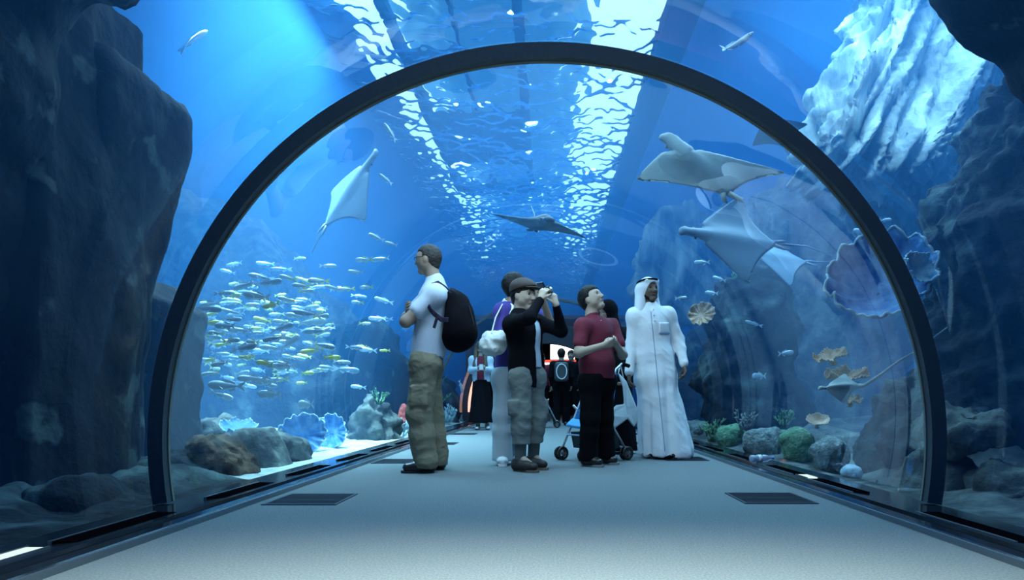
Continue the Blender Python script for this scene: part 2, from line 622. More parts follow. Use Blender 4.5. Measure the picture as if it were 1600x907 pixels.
# ================================================================= rocks and sea bed
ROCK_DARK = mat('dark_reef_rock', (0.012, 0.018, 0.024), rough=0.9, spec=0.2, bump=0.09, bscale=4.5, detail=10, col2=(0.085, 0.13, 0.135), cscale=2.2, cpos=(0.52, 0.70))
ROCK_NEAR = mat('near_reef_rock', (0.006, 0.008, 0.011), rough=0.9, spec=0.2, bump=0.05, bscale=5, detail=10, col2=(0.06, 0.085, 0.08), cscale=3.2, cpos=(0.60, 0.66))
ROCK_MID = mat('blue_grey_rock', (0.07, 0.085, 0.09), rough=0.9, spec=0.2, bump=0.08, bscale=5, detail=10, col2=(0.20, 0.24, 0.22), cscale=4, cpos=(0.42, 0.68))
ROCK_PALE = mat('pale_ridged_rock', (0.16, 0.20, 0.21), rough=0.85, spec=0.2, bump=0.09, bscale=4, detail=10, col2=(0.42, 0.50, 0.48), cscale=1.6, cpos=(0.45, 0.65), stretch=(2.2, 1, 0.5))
ROCK_BROWN = mat('brown_rock', (0.05, 0.035, 0.025), rough=0.9, spec=0.2, bump=0.03, bscale=14, col2=(0.16, 0.11, 0.07), cscale=9)
SAND = mat('white_sand', (0.40, 0.47, 0.45), rough=0.95, spec=0.1, bump=0.03, bscale=14, col2=(0.58, 0.66, 0.62), cscale=5)


def poly_sdf(px, pz, poly):
    d = np.full(px.shape, 1e9, dtype=np.float32)
    s = np.ones(px.shape, dtype=np.float32)
    n = len(poly)
    for i in range(n):
        ax, az = poly[i]; bx, bz = poly[i - 1]
        ex, ez = bx - ax, bz - az
        wx, wz = px - ax, pz - az
        t = np.clip((wx * ex + wz * ez) / (ex * ex + ez * ez + 1e-12), 0, 1)
        qx, qz = wx - ex * t, wz - ez * t
        d = np.minimum(d, qx * qx + qz * qz)
        c1 = pz >= az; c2 = pz < bz; c3 = ex * wz > ez * wx
        s = np.where((c1 & c2 & c3) | (~c1 & ~c2 & ~c3), -s, s)
    return s * np.sqrt(d)


def rock(name, outline, Y, thick, m, label=None, cat='rock', h=0.06, rnd=0.25, amp=0.10, sc=1.0, ridge=0.06, rsc=1.6, seed=1.0, stretch=None, group=None, kind=None, lean=0.0):
    """a boulder or reef wall: its outline at distance Y, its own thickness, weathered by noise"""
    pl = [P(x, y, Y + thick / 2 - rnd * .6) for x, y in outline]
    poly = [(p.x, p.z) for p in pl]
    xs = [p[0] for p in poly]; zs = [p[1] for p in poly]
    pad = amp + ridge + 3 * h
    F = Field((min(xs) - pad, Y - thick / 2 - pad, min(zs) - pad), (max(xs) + pad, Y + thick / 2 + pad, max(zs) + pad), h)
    ax = [F.lo[k] + F.h * np.arange(F.n[k]) for k in range(3)]
    X2, Z2 = np.meshgrid(ax[0], ax[2], indexing='ij')
    d2 = poly_sdf(X2, Z2, poly)[:, None, :]
    wy = (np.abs(ax[1] - Y) - thick / 2)[None, :, None]
    q = d2 + rnd; w_ = wy + rnd
    D = np.sqrt(np.maximum(q, 0) ** 2 + np.maximum(w_, 0) ** 2) + np.minimum(np.maximum(q, w_), 0) - rnd
    F.D = D.astype(np.float32)
    me = F.mesh(name)

    def f(p):
        s = Vector((p.x * stretch[0], p.y * stretch[1], p.z * stretch[2])) if stretch else p
        if lean: s = Vector(((p.x + lean * p.z) * stretch[0], p.y * stretch[1], p.z * stretch[2]))
        return amp * fbm(s, sc, 4, seed) + ridge * max(-1, min(1.6, ridged(s, rsc, 4, seed + 3))) - 0.3 * ridge
    displace(me, f)
    o = link(name, me, m)
    if kind: return tag(o, kind=kind)
    return tag(o, label, cat, group)


# sea bed left and right of the tunnel: white sand on the left, rubble elsewhere
for sg, nm, y0, y1, m_, bump_ in ((-1, 'left', 4.7, 32, SAND, 1.0), (-1, 'left_near', -1.0, 4.72, ROCK_DARK, 1.6), (1, 'right', -1.0, 32, ROCK_MID, 2.4)):
    mb = MB()

    def fn(u, v):
        x = 2.15 + 9.0 * (u if sg < 0 else 1 - u) ** 1.5
        y = y0 + (y1 - y0) * v
        z = -0.03 + bump_ * (0.10 * fbm(Vector((x, y, sg)), 0.9) + 0.05 * fbm(Vector((x, y, 0)), 3.0)) * min(1, (x - 2.15) * 1.5) + 0.05 * (x - 2.15)
        return (sg * x, y, z)
    mb.grid(fn, 60, 200)
    o = mb.build('ground_' + nm, m_, smooth=True)
    tag(o, kind='structure')

# left side, near
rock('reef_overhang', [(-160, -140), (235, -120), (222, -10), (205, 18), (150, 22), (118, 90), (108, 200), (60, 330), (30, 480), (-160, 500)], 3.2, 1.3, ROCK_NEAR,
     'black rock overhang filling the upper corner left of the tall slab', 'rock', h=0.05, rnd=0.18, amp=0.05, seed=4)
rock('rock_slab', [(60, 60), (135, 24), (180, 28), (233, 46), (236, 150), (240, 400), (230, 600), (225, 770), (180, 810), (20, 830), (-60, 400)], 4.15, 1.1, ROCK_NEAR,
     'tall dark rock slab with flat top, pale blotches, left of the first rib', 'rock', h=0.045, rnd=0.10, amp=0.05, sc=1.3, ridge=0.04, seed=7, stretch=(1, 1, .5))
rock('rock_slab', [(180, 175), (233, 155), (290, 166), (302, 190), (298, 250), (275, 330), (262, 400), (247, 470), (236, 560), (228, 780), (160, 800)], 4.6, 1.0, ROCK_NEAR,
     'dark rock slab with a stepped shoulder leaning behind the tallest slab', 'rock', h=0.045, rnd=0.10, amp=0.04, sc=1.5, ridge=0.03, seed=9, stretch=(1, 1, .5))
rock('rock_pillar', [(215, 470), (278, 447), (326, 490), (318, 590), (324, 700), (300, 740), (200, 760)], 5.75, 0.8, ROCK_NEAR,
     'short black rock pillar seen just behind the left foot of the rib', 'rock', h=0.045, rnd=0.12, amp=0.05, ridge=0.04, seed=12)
for k, (ol, Y, sd, lb) in enumerate((
        ([(190, 745), (240, 712), (300, 700), (352, 735), (395, 762), (300, 790), (200, 800)], 4.75, 3, 'low dark boulder beside the left foot of the rib'),
        ([(90, 790), (120, 745), (170, 738), (205, 770), (215, 800), (100, 830)], 3.75, 5, 'dim round boulder low in front of the tall slab, nearer the rib'),
        ([(-60, 840), (-20, 770), (40, 750), (85, 780), (95, 835)], 3.45, 6, 'dim round boulder low in front of the tall slab, at the frame edge'),
        )):
    rock('boulder', ol, Y, 0.6, ROCK_DARK, lb, 'rock', h=0.035, rnd=0.2, amp=0.05, sc=2.5, ridge=0.03, rsc=3, seed=sd)

# left side, lit reef
rock('rock_slab', [(326, 688), (346, 678), (368, 684), (402, 710), (414, 738), (408, 752), (322, 758)], 5.0, 0.5, ROCK_BROWN,
     'brown slanting rock beside the boulder with the pale round top', 'rock', h=0.025, rnd=0.08, amp=0.03, sc=4, ridge=0.03, rsc=5, seed=15)
rock('boulder', [(368, 742), (378, 690), (396, 668), (432, 667), (446, 690), (470, 742), (440, 748)], 5.75, 0.55, ROCK_MID,
     'grey boulder with pale rounded top on the sand', 'rock', h=0.025, rnd=0.14, amp=0.02, sc=4, ridge=0.01, rsc=5, seed=17)
rock('boulder', [(318, 690), (330, 655), (365, 652), (392, 672), (400, 700), (350, 715)], 6.6, 0.6, ROCK_MID,
     'lumpy lit rock behind the brown slanting rock', 'rock', h=0.03, rnd=0.15, amp=0.09, sc=3, ridge=0.06, rsc=4, seed=18)
rock('boulder', [(425, 700), (445, 668), (480, 690), (492, 716), (440, 722)], 6.4, 0.5, ROCK_MID,
     'small rock under the frilled blue plate coral on the sand', 'rock', h=0.03, rnd=0.12, amp=0.06, sc=4, ridge=0.05, rsc=5, seed=19)
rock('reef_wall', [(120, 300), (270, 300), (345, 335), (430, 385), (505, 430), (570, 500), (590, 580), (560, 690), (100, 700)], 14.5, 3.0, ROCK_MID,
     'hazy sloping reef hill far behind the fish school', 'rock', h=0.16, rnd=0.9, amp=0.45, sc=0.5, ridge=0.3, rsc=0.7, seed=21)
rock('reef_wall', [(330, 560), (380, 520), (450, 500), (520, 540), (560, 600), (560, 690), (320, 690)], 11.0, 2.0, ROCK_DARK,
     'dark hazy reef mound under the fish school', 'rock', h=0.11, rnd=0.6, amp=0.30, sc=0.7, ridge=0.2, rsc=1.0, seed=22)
rock('rock_pillar', [(538, 540), (555, 518), (600, 510), (628, 526), (640, 556), (664, 570), (672, 700), (552, 700), (548, 610)], 12.6, 1.6, ROCK_NEAR,
     'dark blocky rock pillar rising behind the man with the backpack', 'rock', h=0.09, rnd=0.3, amp=0.16, sc=1.0, ridge=0.08, seed=24)
rock('reef_wall', [(640, 600), (668, 575), (700, 590), (716, 620), (722, 664), (640, 668)], 16.8, 1.6, ROCK_DARK,
     'far dark reef bank between the backpack man and the long-haired woman', 'rock', h=0.10, rnd=0.3, amp=0.22, sc=1.2, ridge=0.15, rsc=2, seed=25)
rock('boulder', [(560, 700), (572, 640), (592, 618), (612, 632), (622, 660), (628, 692), (600, 705)], 9.7, 0.8, ROCK_MID,
     'encrusted rock with green growth standing at the foot of the dark pillar', 'rock', h=0.04, rnd=0.15, amp=0.11, sc=2.5, ridge=0.10, rsc=3.5, seed=26)
# right side
rock('reef_overhang', [(1442, -140), (1440, -10), (1462, 30), (1505, 66), (1548, 112), (1562, 160), (1600, 190), (1780, 330), (1780, -140)], 3.3, 1.2, ROCK_NEAR,
     'black rock overhang in the upper corner right of the ridged cliff', 'rock', h=0.05, rnd=0.2, amp=0.05, seed=31)
rock('reef_wall', [(1800, 100), (1560, 132), (1508, 158), (1484, 235), (1452, 318), (1424, 366), (1436, 430), (1446, 500), (1430, 570), (1385, 630), (1350, 700), (1342, 800), (1400, 830), (1800, 860)], 5.4, 1.2, ROCK_DARK,
     'massive dark reef wall right of the tunnel rib', 'rock', h=0.04, rnd=0.35, amp=0.12, sc=1.1, ridge=0.20, rsc=2.0, seed=33)
rock('rock_pillar', [(1350, 650), (1378, 606), (1410, 585), (1450, 590), (1475, 700), (1470, 775), (1345, 770), (1338, 700)], 5.6, 0.8, ROCK_DARK,
     'dark encrusted rock between the small white coral lump and the right rib foot', 'rock', h=0.035, rnd=0.2, amp=0.09, sc=2, ridge=0.08, rsc=3, seed=34)
rock('rock_cliff', [(1345, -160), (1312, 20), (1296, 110), (1262, 165), (1236, 265), (1290, 330), (1370, 352), (1500, 400), (1700, 400), (1760, -160)], 8.6, 1.6, ROCK_PALE,
     'tall pale blue cliff with slanting ridges at the upper right', 'cliff', h=0.05, rnd=0.5, amp=0.22, sc=0.9, ridge=0.42, rsc=1.5, seed=35, stretch=(2.6, 1.0, 0.30), lean=-0.5)
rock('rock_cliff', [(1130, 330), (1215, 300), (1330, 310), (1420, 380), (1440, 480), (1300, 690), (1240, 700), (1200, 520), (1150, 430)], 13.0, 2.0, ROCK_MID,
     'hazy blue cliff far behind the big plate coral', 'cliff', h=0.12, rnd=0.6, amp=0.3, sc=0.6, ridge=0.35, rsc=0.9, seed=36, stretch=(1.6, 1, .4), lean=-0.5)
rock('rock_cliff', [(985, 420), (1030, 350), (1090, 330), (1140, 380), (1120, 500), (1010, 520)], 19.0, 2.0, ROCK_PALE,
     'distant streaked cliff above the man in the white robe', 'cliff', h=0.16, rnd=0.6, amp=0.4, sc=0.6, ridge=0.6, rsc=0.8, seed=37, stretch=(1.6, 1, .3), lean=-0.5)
rock('reef_pillar', [(1098, 700), (1085, 600), (1098, 510), (1120, 452), (1150, 434), (1186, 430), (1206, 450), (1214, 510), (1228, 600), (1240, 700)], 9.8, 1.3, ROCK_DARK,
     'coral topped dark reef pillar right of the man in the white robe', 'rock', h=0.055, rnd=0.35, amp=0.16, sc=1.4, ridge=0.13, rsc=2.2, seed=41)
rock('reef_wall', [(1020, 690), (1030, 600), (1050, 540), (1085, 510), (1120, 520), (1130, 690)], 14.6, 1.6, ROCK_DARK,
     'dark far reef behind the shoulder of the man in the white robe', 'rock', h=0.09, rnd=0.3, amp=0.2, sc=1, ridge=0.15, rsc=2, seed=43)
for k, (ol, Y, sd, lb) in enumerate((
        ([(1415, 690), (1430, 650), (1475, 630), (1520, 650), (1530, 690), (1440, 715)], 4.1, 51, 'crusted rock lump just above the right foot of the rib'),
        ([(1390, 790), (1400, 735), (1440, 705), (1475, 720), (1480, 790)], 4.2, 52, 'crusted low rock right at the right foot of the rib'),
        ([(1480, 800), (1500, 745), (1560, 715), (1640, 730), (1680, 810), (1560, 850)], 3.75, 53, 'broad crusted boulder at the lower right edge of the view'),
        )):
    rock('boulder', ol, Y, 0.6, ROCK_MID, lb, 'rock', h=0.03, rnd=0.2, amp=0.09, sc=2.8, ridge=0.07, rsc=4, seed=sd)

# ================================================================= corals
CORAL_BLUE = mat('blue_plate_coral', (0.05, 0.22, 0.55), rough=0.8, bump=0.01, bscale=30, col2=(0.20, 0.45, 0.75), cscale=9)
CORAL_PALE = mat('pale_coral', (0.35, 0.55, 0.65), rough=0.8, bump=0.01, bscale=30, col2=(0.6, 0.8, 0.85), cscale=9)
CORAL_BROWN = mat('brown_coral', (0.42, 0.25, 0.14), rough=0.8, bump=0.01, bscale=40, col2=(0.70, 0.50, 0.36), cscale=14)
CORAL_TAN = mat('tan_rim', (.65, .50, .38), rough=.8)
CORAL_GREEN = mat('green_coral', (0.08, 0.22, 0.12), rough=0.9, bump=0.03, bscale=40, col2=(0.22, 0.42, 0.26), cscale=20)
CORAL_GREY = mat('grey_coral', (0.13, 0.18, 0.19), rough=0.9, bump=0.03, bscale=40, col2=(0.30, 0.38, 0.37), cscale=20)
CORAL_RED = mat('red_coral', (0.55, 0.05, 0.03), rough=0.8, bump=0.02, bscale=40, col2=(0.9, 0.25, 0.2), cscale=20)


def frame(n, up=(0, 0, 1)):
    n = Vector(n).normalized()
    u = Vector(up).cross(n).normalized()
    v = n.cross(u)
    return Matrix((u, v, n)).transposed()


def plate_coral(c, n, r, m, label, cup=0.35, ruffle=0.10, lobes=13, name='plate_coral', seed=0, squash=1.0, rim=None, a0=0, a1=360, stalk=True, group=None):
    """a frilled saucer on a short stalk: c centre, n the way it opens, r radius"""
    M = frame(n)
    nr, na = 14, 96
    V = []
    rnd = random.Random(seed)
    ph = [rnd.uniform(0, 6.28) for _ in range(4)]

    def pt(a, t, side):
        rr = r * t * (1 + 0.035 * math.sin(lobes * a + ph[0]) * t + 0.02 * math.sin(17 * a + ph[1]) * t * t + 0.08 * math.sin(2 * a + ph[3]))
        nz = noise.noise(Vector((2.2 * math.cos(a), 2.2 * math.sin(a), seed)))
        z = cup * r * t ** 1.8 + ruffle * r * t ** 2.2 * (0.55 * math.sin(lobes * a + ph[2] + 3 * nz) + 1.3 * nz) + 0.30 * ruffle * r * t ** 4 * math.sin(31 * a + ph[0])
        th = 0.035 * r * (1.15 - t) + 0.012 * r
        return Vector(c) + M @ Vector((rr * math.cos(a), rr * math.sin(a) * squash, z + side * th))
    full = (a1 - a0) >= 360
    mb = MB()
    A0, A1 = R(a0), R(a1)
    top = lambda u, v: pt(A0 + (A1 - A0) * u, 0.03 + 0.97 * v, 1)
    bot = lambda u, v: pt(A0 + (A1 - A0) * u, 0.03 + 0.97 * (1 - v), -1)
    n0 = len(mb.v)
    mb.grid(lambda u, v: top(u, v * 2) if v <= 0.5 else bot(u, v * 2 - 1), na, 2 * nr, closed_u=full)
    if stalk:
        b = Vector(c) - M @ Vector((0, 0, r * 0.35)); b.z -= r * 0.15
        mb.tube([Vector(c) + M @ Vector((0, 0, 0.02 * r)), b], [0.16 * r, 0.22 * r], 12)
    o = mb.build(name, m, smooth=True)
    rm = MB()
    k_ = 120
    rm.tube([pt(A0 + (A1 - A0) * i / k_, 1.0, 0) for i in range(k_ + 1)], 0.022 * r + .002, 6)
    rm.build('rim', rim or CORAL_PALE, o, smooth=True)
    return tag(o, label, 'coral', group)


def lump_coral(c, rx, ry, rz, m, label, amp=0.25, sc=9, name='bush_coral', seed=1, group=None, h=0.02):
    c = Vector(c)
    F = Field((c.x - rx * 1.5 - .05, c.y - ry * 1.5 - .05, c.z - .05), (c.x + rx * 1.5 + .05, c.y + ry * 1.5 + .05, c.z + rz * 1.5 + .05), h)
    rnd = random.Random(seed)
    F.ell((c.x, c.y, c.z + rz * .4), (rx * .8, ry * .8, rz * .55), k=0.05)
    for i in range(9):
        a = rnd.uniform(0, 6.28); q = rnd.uniform(.2, .75)
        F.ell((c.x + rx * q * math.cos(a), c.y + ry * q * math.sin(a), c.z + rz * rnd.uniform(.25, .8)), [min(rx, rz) * rnd.uniform(.25, .42)] * 3, k=0.04)
    me = F.mesh(name)
    L = min(rx, ry)
    displace(me, lambda p: amp * 0.25 * L * ridged(p, sc, 3, seed))
    return tag(link(name, me, m), label, 'coral', group)


def branch_coral(c, hgt, m, label, n=9, name='branching_coral', seed=1, r=0.02, spread=0.6, group=None):
    rnd = random.Random(seed)
    mb = MB()

    def grow(p, d, L, r, lv):
        q = p + d * L
        mid = p + d * L * .5 + Vector((rnd.uniform(-.1, .1), rnd.uniform(-.1, .1), 0)) * L
        mb.tube([p, mid, q], [r, r * .85, r * .65], 6)
        if lv > 0:
            for _ in range(3):
                nd = (d + Vector((rnd.uniform(-1, 1), rnd.uniform(-1, 1), rnd.uniform(-.2, .8))) * spread).normalized()
                grow(q, nd, L * rnd.uniform(.45, .85), r * .7, lv - 1)
    for i in range(n):
        a = 6.28 * i / n
        grow(Vector(c) + Vector((math.cos(a), math.sin(a), 0)) * hgt * .12, Vector((math.cos(a) * spread * rnd.uniform(.3, 1.2), math.sin(a) * spread, 1)).normalized(), hgt * rnd.uniform(.25, .5), r, 2)
    return tag(mb.build(name, m, smooth=True), label, 'coral', group)


plate_coral(P(471, 682, 7.3), (0.35, -0.85, 0.25), 0.25, CORAL_BLUE, 'bright blue frilled plate coral on the sand left of its twin', 0.35, 0.16, 14, seed=2)
plate_coral(P(520, 676, 8.0), (-0.1, -0.9, 0.3), 0.21, CORAL_BLUE, 'blue frilled plate coral on the sand nearer the dark pillar', 0.3, 0.14, 13, seed=3)
plate_coral(P(372, 672, 6.2), (0.2, -0.3, 0.9), 0.16, CORAL_BLUE, 'small blue plate coral on the lumpy lit rock', 0.3, 0.15, 7, seed=4)
plate_coral(P(1372, 462, 4.75), (-0.35, -0.8, 0.5), 0.36, CORAL_BLUE, 'large blue ruffled plate coral jutting from the dark reef wall', 0.75, 0.13, 12, seed=5)
plate_coral(P(1428, 425, 4.45), (0.3, -0.85, 0.35), 0.13, CORAL_PALE, 'small pale ring-shaped coral just right of the rib', 0.5, 0.2, 5, seed=6)
plate_coral(P(1096, 493, 8.9), (-0.2, -0.85, 0.3), 0.17, CORAL_BROWN, 'tan pleated fan coral beside the shoulder of the robed man', 0.35, 0.22, 11, seed=7, rim=CORAL_TAN)
BR = 'tan shelf coral growing on the reef wall edge above the small ray'
for k, (px, py, r, nx, sd, lb) in enumerate((
        (1322, 592, 0.15, -.2, 11, 'broad tan shelf coral right above the small pale ray'),
        (1300, 560, 0.12, -.6, 12, 'curled topmost tan shelf coral over the small pale ray'),
        (1330, 628, 0.09, .1, 13, 'small tan coral hanging right below the small pale ray'))):
    plate_coral(P(px, py, 4.95), (nx, -0.45, 0.8), r, CORAL_BROWN, lb, 0.3, 0.22, 5, name='shelf_coral', rim=CORAL_TAN, seed=sd, squash=.6)
lump_coral(P(1192, 716, 7.0), 0.26, 0.2, 0.34, CORAL_GREY, 'grey bushy coral mound left of the green one', seed=1)
lump_coral(P(1247, 724, 6.3), 0.19, 0.18, 0.38, CORAL_GREEN, 'green bushy coral mound by the glass on the right', seed=2)
lump_coral(P(1300, 732, 5.5), 0.18, 0.18, 0.28, CORAL_GREY, 'pale grey-green coral mound between green mound and rib', seed=3)
lump_coral(P(1140, 700, 8.2), 0.22, 0.2, 0.30, CORAL_GREEN, 'dark green coral mound at the foot of the reef pillar', seed=4)
lump_coral(P(1330, 750, 4.95), 0.09, 0.09, 0.10, CORAL_PALE, 'small white coral lump low beside the acrylic wall', seed=5)
plate_coral(P(1277, 662, 6.2), (-0.1, -0.5, 0.8), 0.10, CORAL_BROWN, 'brown cup coral behind the green coral mound', 0.5, 0.1, 6, name='cup_coral', rim=CORAL_TAN, seed=15)
for k, (px, py, Y, hh, mm, lb) in enumerate((
        (1163, 672, 8.0, .26, CORAL_GREY, 'grey branching coral in front of the reef pillar'),
        (1112, 690, 8.7, .30, CORAL_GREEN, 'green branching coral close beside the robed man'),
        (1225, 668, 7.4, .22, CORAL_GREEN, 'green branching coral behind the grey mound'),
        (592, 632, 9.6, .24, CORAL_GREEN, 'teal branching coral on top of the encrusted rock'),
        (624, 688, 10.3, .42, CORAL_PALE, 'pale branching coral right of the encrusted rock'),
        (672, 655, 14.0, .60, CORAL_GREEN, 'branching coral on the far reef bank left of the woman'),
        (700, 660, 15.2, .60, CORAL_PALE, 'pale far branching coral nearest the long-haired woman'),
        (1152, 440, 9.6, .22, CORAL_GREEN, 'green coral tuft crowning the reef pillar'),
        )):
    branch_coral(P(px, py, Y), hh, mm, lb, seed=20 + k, r=hh * 0.055)
lump_coral(P(631, 684, 11.0), 0.14, 0.12, 0.62, CORAL_RED, 'red column-shaped coral seen just left of the khaki trousers', name='red_coral', seed=8, sc=6)

rs_ = random.Random(5)
done_ = [(3.0, 7.0), (2.5, 6.3), (2.45, 5.5), (2.34, 8.2)]
for i in range(60):
    if len(done_) > 30: break
    Yc = rs_.uniform(6.0, 13.0)
    x = 2.36 + rs_.uniform(0, .6)
    q_ = rs_.uniform(.07, .13)
    if 8.6 < Yc < 10.9 and x > 2.45 or any(math.hypot(x - a_, Yc - b_) < .36 for a_, b_ in done_): continue
    done_.append((x, Yc))
    lump_coral((x, Yc, .02), q_, q_, q_ * rs_.uniform(1.0, 2.0), rs_.choice((CORAL_GREY, CORAL_GREEN, ROCK_MID, CORAL_GREY)), 'small encrusted coral tuft in the rubble along the right acrylic wall', name='coral_tuft', seed=60 + i, group='coral tufts on the right', h=.014, sc=16, amp=.35)
for i in range(9):
    Yc = 10.6 + .42 * i
    q_ = rs_.uniform(.07, .12)
    lump_coral((-2.38 - rs_.uniform(0, .2), Yc, .0), q_, q_, q_ * rs_.uniform(1.2, 2.4), rs_.choice((CORAL_GREY, CORAL_GREEN, CORAL_BLUE)), 'small coral tuft along the far left acrylic wall before the dark pillar', name='coral_tuft', seed=90 + i, group='coral tufts on the left', h=.014, sc=16, amp=.35)
# ================================================================= fish
SILVER = mat('silver_fish', (0.42, 0.58, 0.66), rough=0.3, spec=0.7, metal=0.25)
SILVER_DARK = mat('blue_grey_fish', (0.16, 0.26, 0.36), rough=0.35, spec=0.6, metal=0.2)
YELLOW = mat('yellow_fish', (0.55, 0.62, 0.16), rough=0.4, spec=0.5)
FIN = mat('pale_fin', (0.45, 0.6, 0.66), rough=0.5)
FINY = mat('yellow_fin', (0.7, 0.68, 0.1), rough=0.5)
EYE = mat('dark_eye', (0.01, 0.01, 0.012), rough=0.1, spec=0.8)


def fish_parts(L, hgt, wid, curve=0.0):
    """body, tail fin and dorsal fin of a fish of length L swimming along +x, centred"""
    n, k = 18, 12
    body = MB()
    V = []

    def bend(x, y, z):
        return (x, y + curve * L * ((x / L) - 0.1) ** 2 * 2, z)
    for i in range(n + 1):
        t = i / n
        prof = (math.sin(math.pi * min(1, t ** 0.62)) ** 0.75) * (1 - 0.15 * t) if t < 1 else 0
        hh = max(0.07 * (t > .5), prof) * hgt * L * .5
        ww = max(0.05 * (t > .5), prof) * wid * L * .5
        if i == 0: hh = ww = 0.004 * L
        x = L * (0.5 - 0.82 * t)
        for j in range(k):
            a = 2 * math.pi * j / k
            V.append(bend(x, ww * math.cos(a), hh * math.sin(a) * (1.0 if math.sin(a) > 0 else 1.1)))
    F = []
    for i in range(n):
        for j in range(k):
            a = i * k + j; b = i * k + (j + 1) % k
            F.append((a, b, b + k, a + k))
    F += [tuple(reversed(range(k))), tuple(range(n * k, n * k + k))]
    body.add(V, F)
    th = 0.006 * L

    def plate(pts):
        m = MB()
        A = [bend(x, -th, z) for x, z in pts]; B = [bend(x, th, z) for x, z in pts]
        q = len(pts)
        m.add(A + B, [tuple(range(q)), tuple(range(2 * q - 1, q - 1, -1))] + [(i, q + i, q + (i + 1) % q, (i + 1) % q) for i in range(q)])
        return m
    h2 = hgt * L * .5
    tail = plate([(-.29 * L, .03 * L), (-.50 * L, h2 * 1.1), (-.47 * L, h2 * .5), (-.41 * L, 0), (-.47 * L, -h2 * .5), (-.50 * L, -h2 * 1.1), (-.29 * L, -.03 * L)])
    dors = plate([(.12 * L, h2 * .85), (.02 * L, h2 * 1.45), (-.05 * L, h2 * 1.15), (-.22 * L, h2 * .75), (-.25 * L, h2 * .35), (.0, h2 * .7)])
    anal = plate([(-.04 * L, -h2 * .85), (-.10 * L, -h2 * 1.35), (-.24 * L, -h2 * .6), (-.24 * L, -h2 * .3)])
    pec = MB()
    for sg in (-1, 1):
        pec.add([bend(.17 * L, sg * wid * L * .42, -.02 * L), bend(.03 * L, sg * wid * L * .75, -.10 * L), bend(.10 * L, sg * wid * L * .5, -.06 * L), bend(.09 * L, sg * wid * L * .45, -.05 * L)], [(0, 1, 2), (0, 2, 3), (0, 3, 1), (1, 3, 2)])
    eye = MB()
    for sg in (-1, 1):
        eye.tube([bend(.40 * L, sg * wid * L * .22, h2 * .22), bend(.40 * L, sg * wid * L * .36, h2 * .22)], .018 * L, 8)
    return body, tail, dors, anal, pec, eye


def orient(head, roll=0.0):
    """rotation that turns +x to the direction head, belly down"""
    x = Vector(head).normalized()
    up = Vector((0, 0, 1)) if abs(x.z) < 0.95 else Vector((0, 1, 0))
    y = up.cross(x).normalized(); z = x.cross(y)
    return (Matrix((x, y, z)).transposed() @ Matrix.Rotation(roll, 3, 'X')).to_euler()


def big_fish(px, py, Y, L, head, label, m=SILVER, hgt=0.26, wid=0.12, curve=0.0, group=None):
    b, t, d, a, p, e = fish_parts(L, hgt, wid, curve)
    o = b.build('fish', m, smooth=True)
    t.build('tail_fin', FIN, o); d.build('dorsal_fin', FIN, o); a.build('anal_fin', FIN, o); e.build('eye', EYE, o); p.build('pectoral_fin', FIN, o)
    o.location = P(px, py, Y)
    o.rotation_euler = orient(head)
    return tag(o, label, 'fish', group)


def school_mesh(name, L, hgt, wid, curve, m, mf):
    parts = fish_parts(L, hgt, wid, curve)
    mb = MB(); nb = 0
    for i, q in enumerate(parts):
        mb.add(q.v, q.f)
        if i == 0: nb = len(mb.f)
    me = raw_mesh(name, mb.v, mb.f)
    me.materials.append(m); me.materials.append(mf); me.materials.append(EYE)
    ne = len(mb.f) - len(parts[5].f)
    for i, pl in enumerate(me.polygons):
        pl.use_smooth = i < nb
        pl.material_index = 0 if i < nb else (2 if i >= ne else 1)
    return me


# single fish that the photo shows apart from the school
WF = mat('white_fish', (0.8, 0.85, 0.85), rough=.3)
big_fish(300, 63, 6.6, 0.38, (0.72, 0.1, 0.62), 'slender pale fish swimming up, highest at the upper left', WF, hgt=.14, curve=.15)
big_fish(244, 140, 6.4, 0.20, (0.55, 0.1, -0.7), 'pale fish poking out from behind the top of the tall rock slab', WF, hgt=.2)
big_fish(1146, 72, 6.4, 0.42, (0.82, 0.05, 0.5), 'bright white slender fish above the eagle ray at the upper right', WF, hgt=.15, curve=-.5)
big_fish(611, 208, 6.6, 0.26, (-0.5, 0.1, 0.72), 'thin pale fish above and right of the ghostly left ray', hgt=.16, curve=.2)
big_fish(604, 281, 7.0, 0.20, (-0.72, 0.1, 0.6), 'tiny bright fish to the right of the ghostly left ray', hgt=.18, curve=.2)
big_fish(588, 371, 7.2, 0.20, (-0.9, 0.1, 0.42), 'silver fish just above and left of the backpack man, left one of a pair', hgt=.24)
big_fish(611, 381, 7.3, 0.16, (-0.9, 0.1, 0.25), 'silver fish just above and left of the backpack man, right one of a pair', hgt=.24)
big_fish(487, 503, 7.2, 0.32, (0.98, 0.1, 0.1), 'large bright silver fish at the right edge of the fish school', hgt=.28)
big_fish(452, 536, 6.6, 0.26, (0.72, 0.1, 0.6), 'silver fish swimming steeply upward out of the fish school', hgt=.26)
big_fish(446, 572, 6.4, 0.22, (-0.98, 0.1, 0.05), 'oval silver fish low in the school, nearly over the blue plate coral', hgt=.42)
big_fish(415, 596, 6.2, 0.26, (-0.98, 0.1, 0.0), 'lowest oval silver fish above the boulder with pale top, upper of two', hgt=.30)
big_fish(421, 616, 6.2, 0.24, (-0.98, 0.1, 0.0), 'lowest oval silver fish above the boulder with pale top, lower of two', hgt=.34)
big_fish(354, 603, 6.0, 0.38, (-0.98, 0.1, 0.05), 'long silver fish beside the black rock pillar', hgt=.24)
big_fish(346, 618, 6.4, 0.24, (0.9, 0.1, -0.3), 'silver fish below the long one beside the black rock pillar', hgt=.26)
big_fish(478, 632, 6.9, 0.18, (-0.95, 0.1, 0.0), 'small round silver fish over the blue plate coral', hgt=.50)
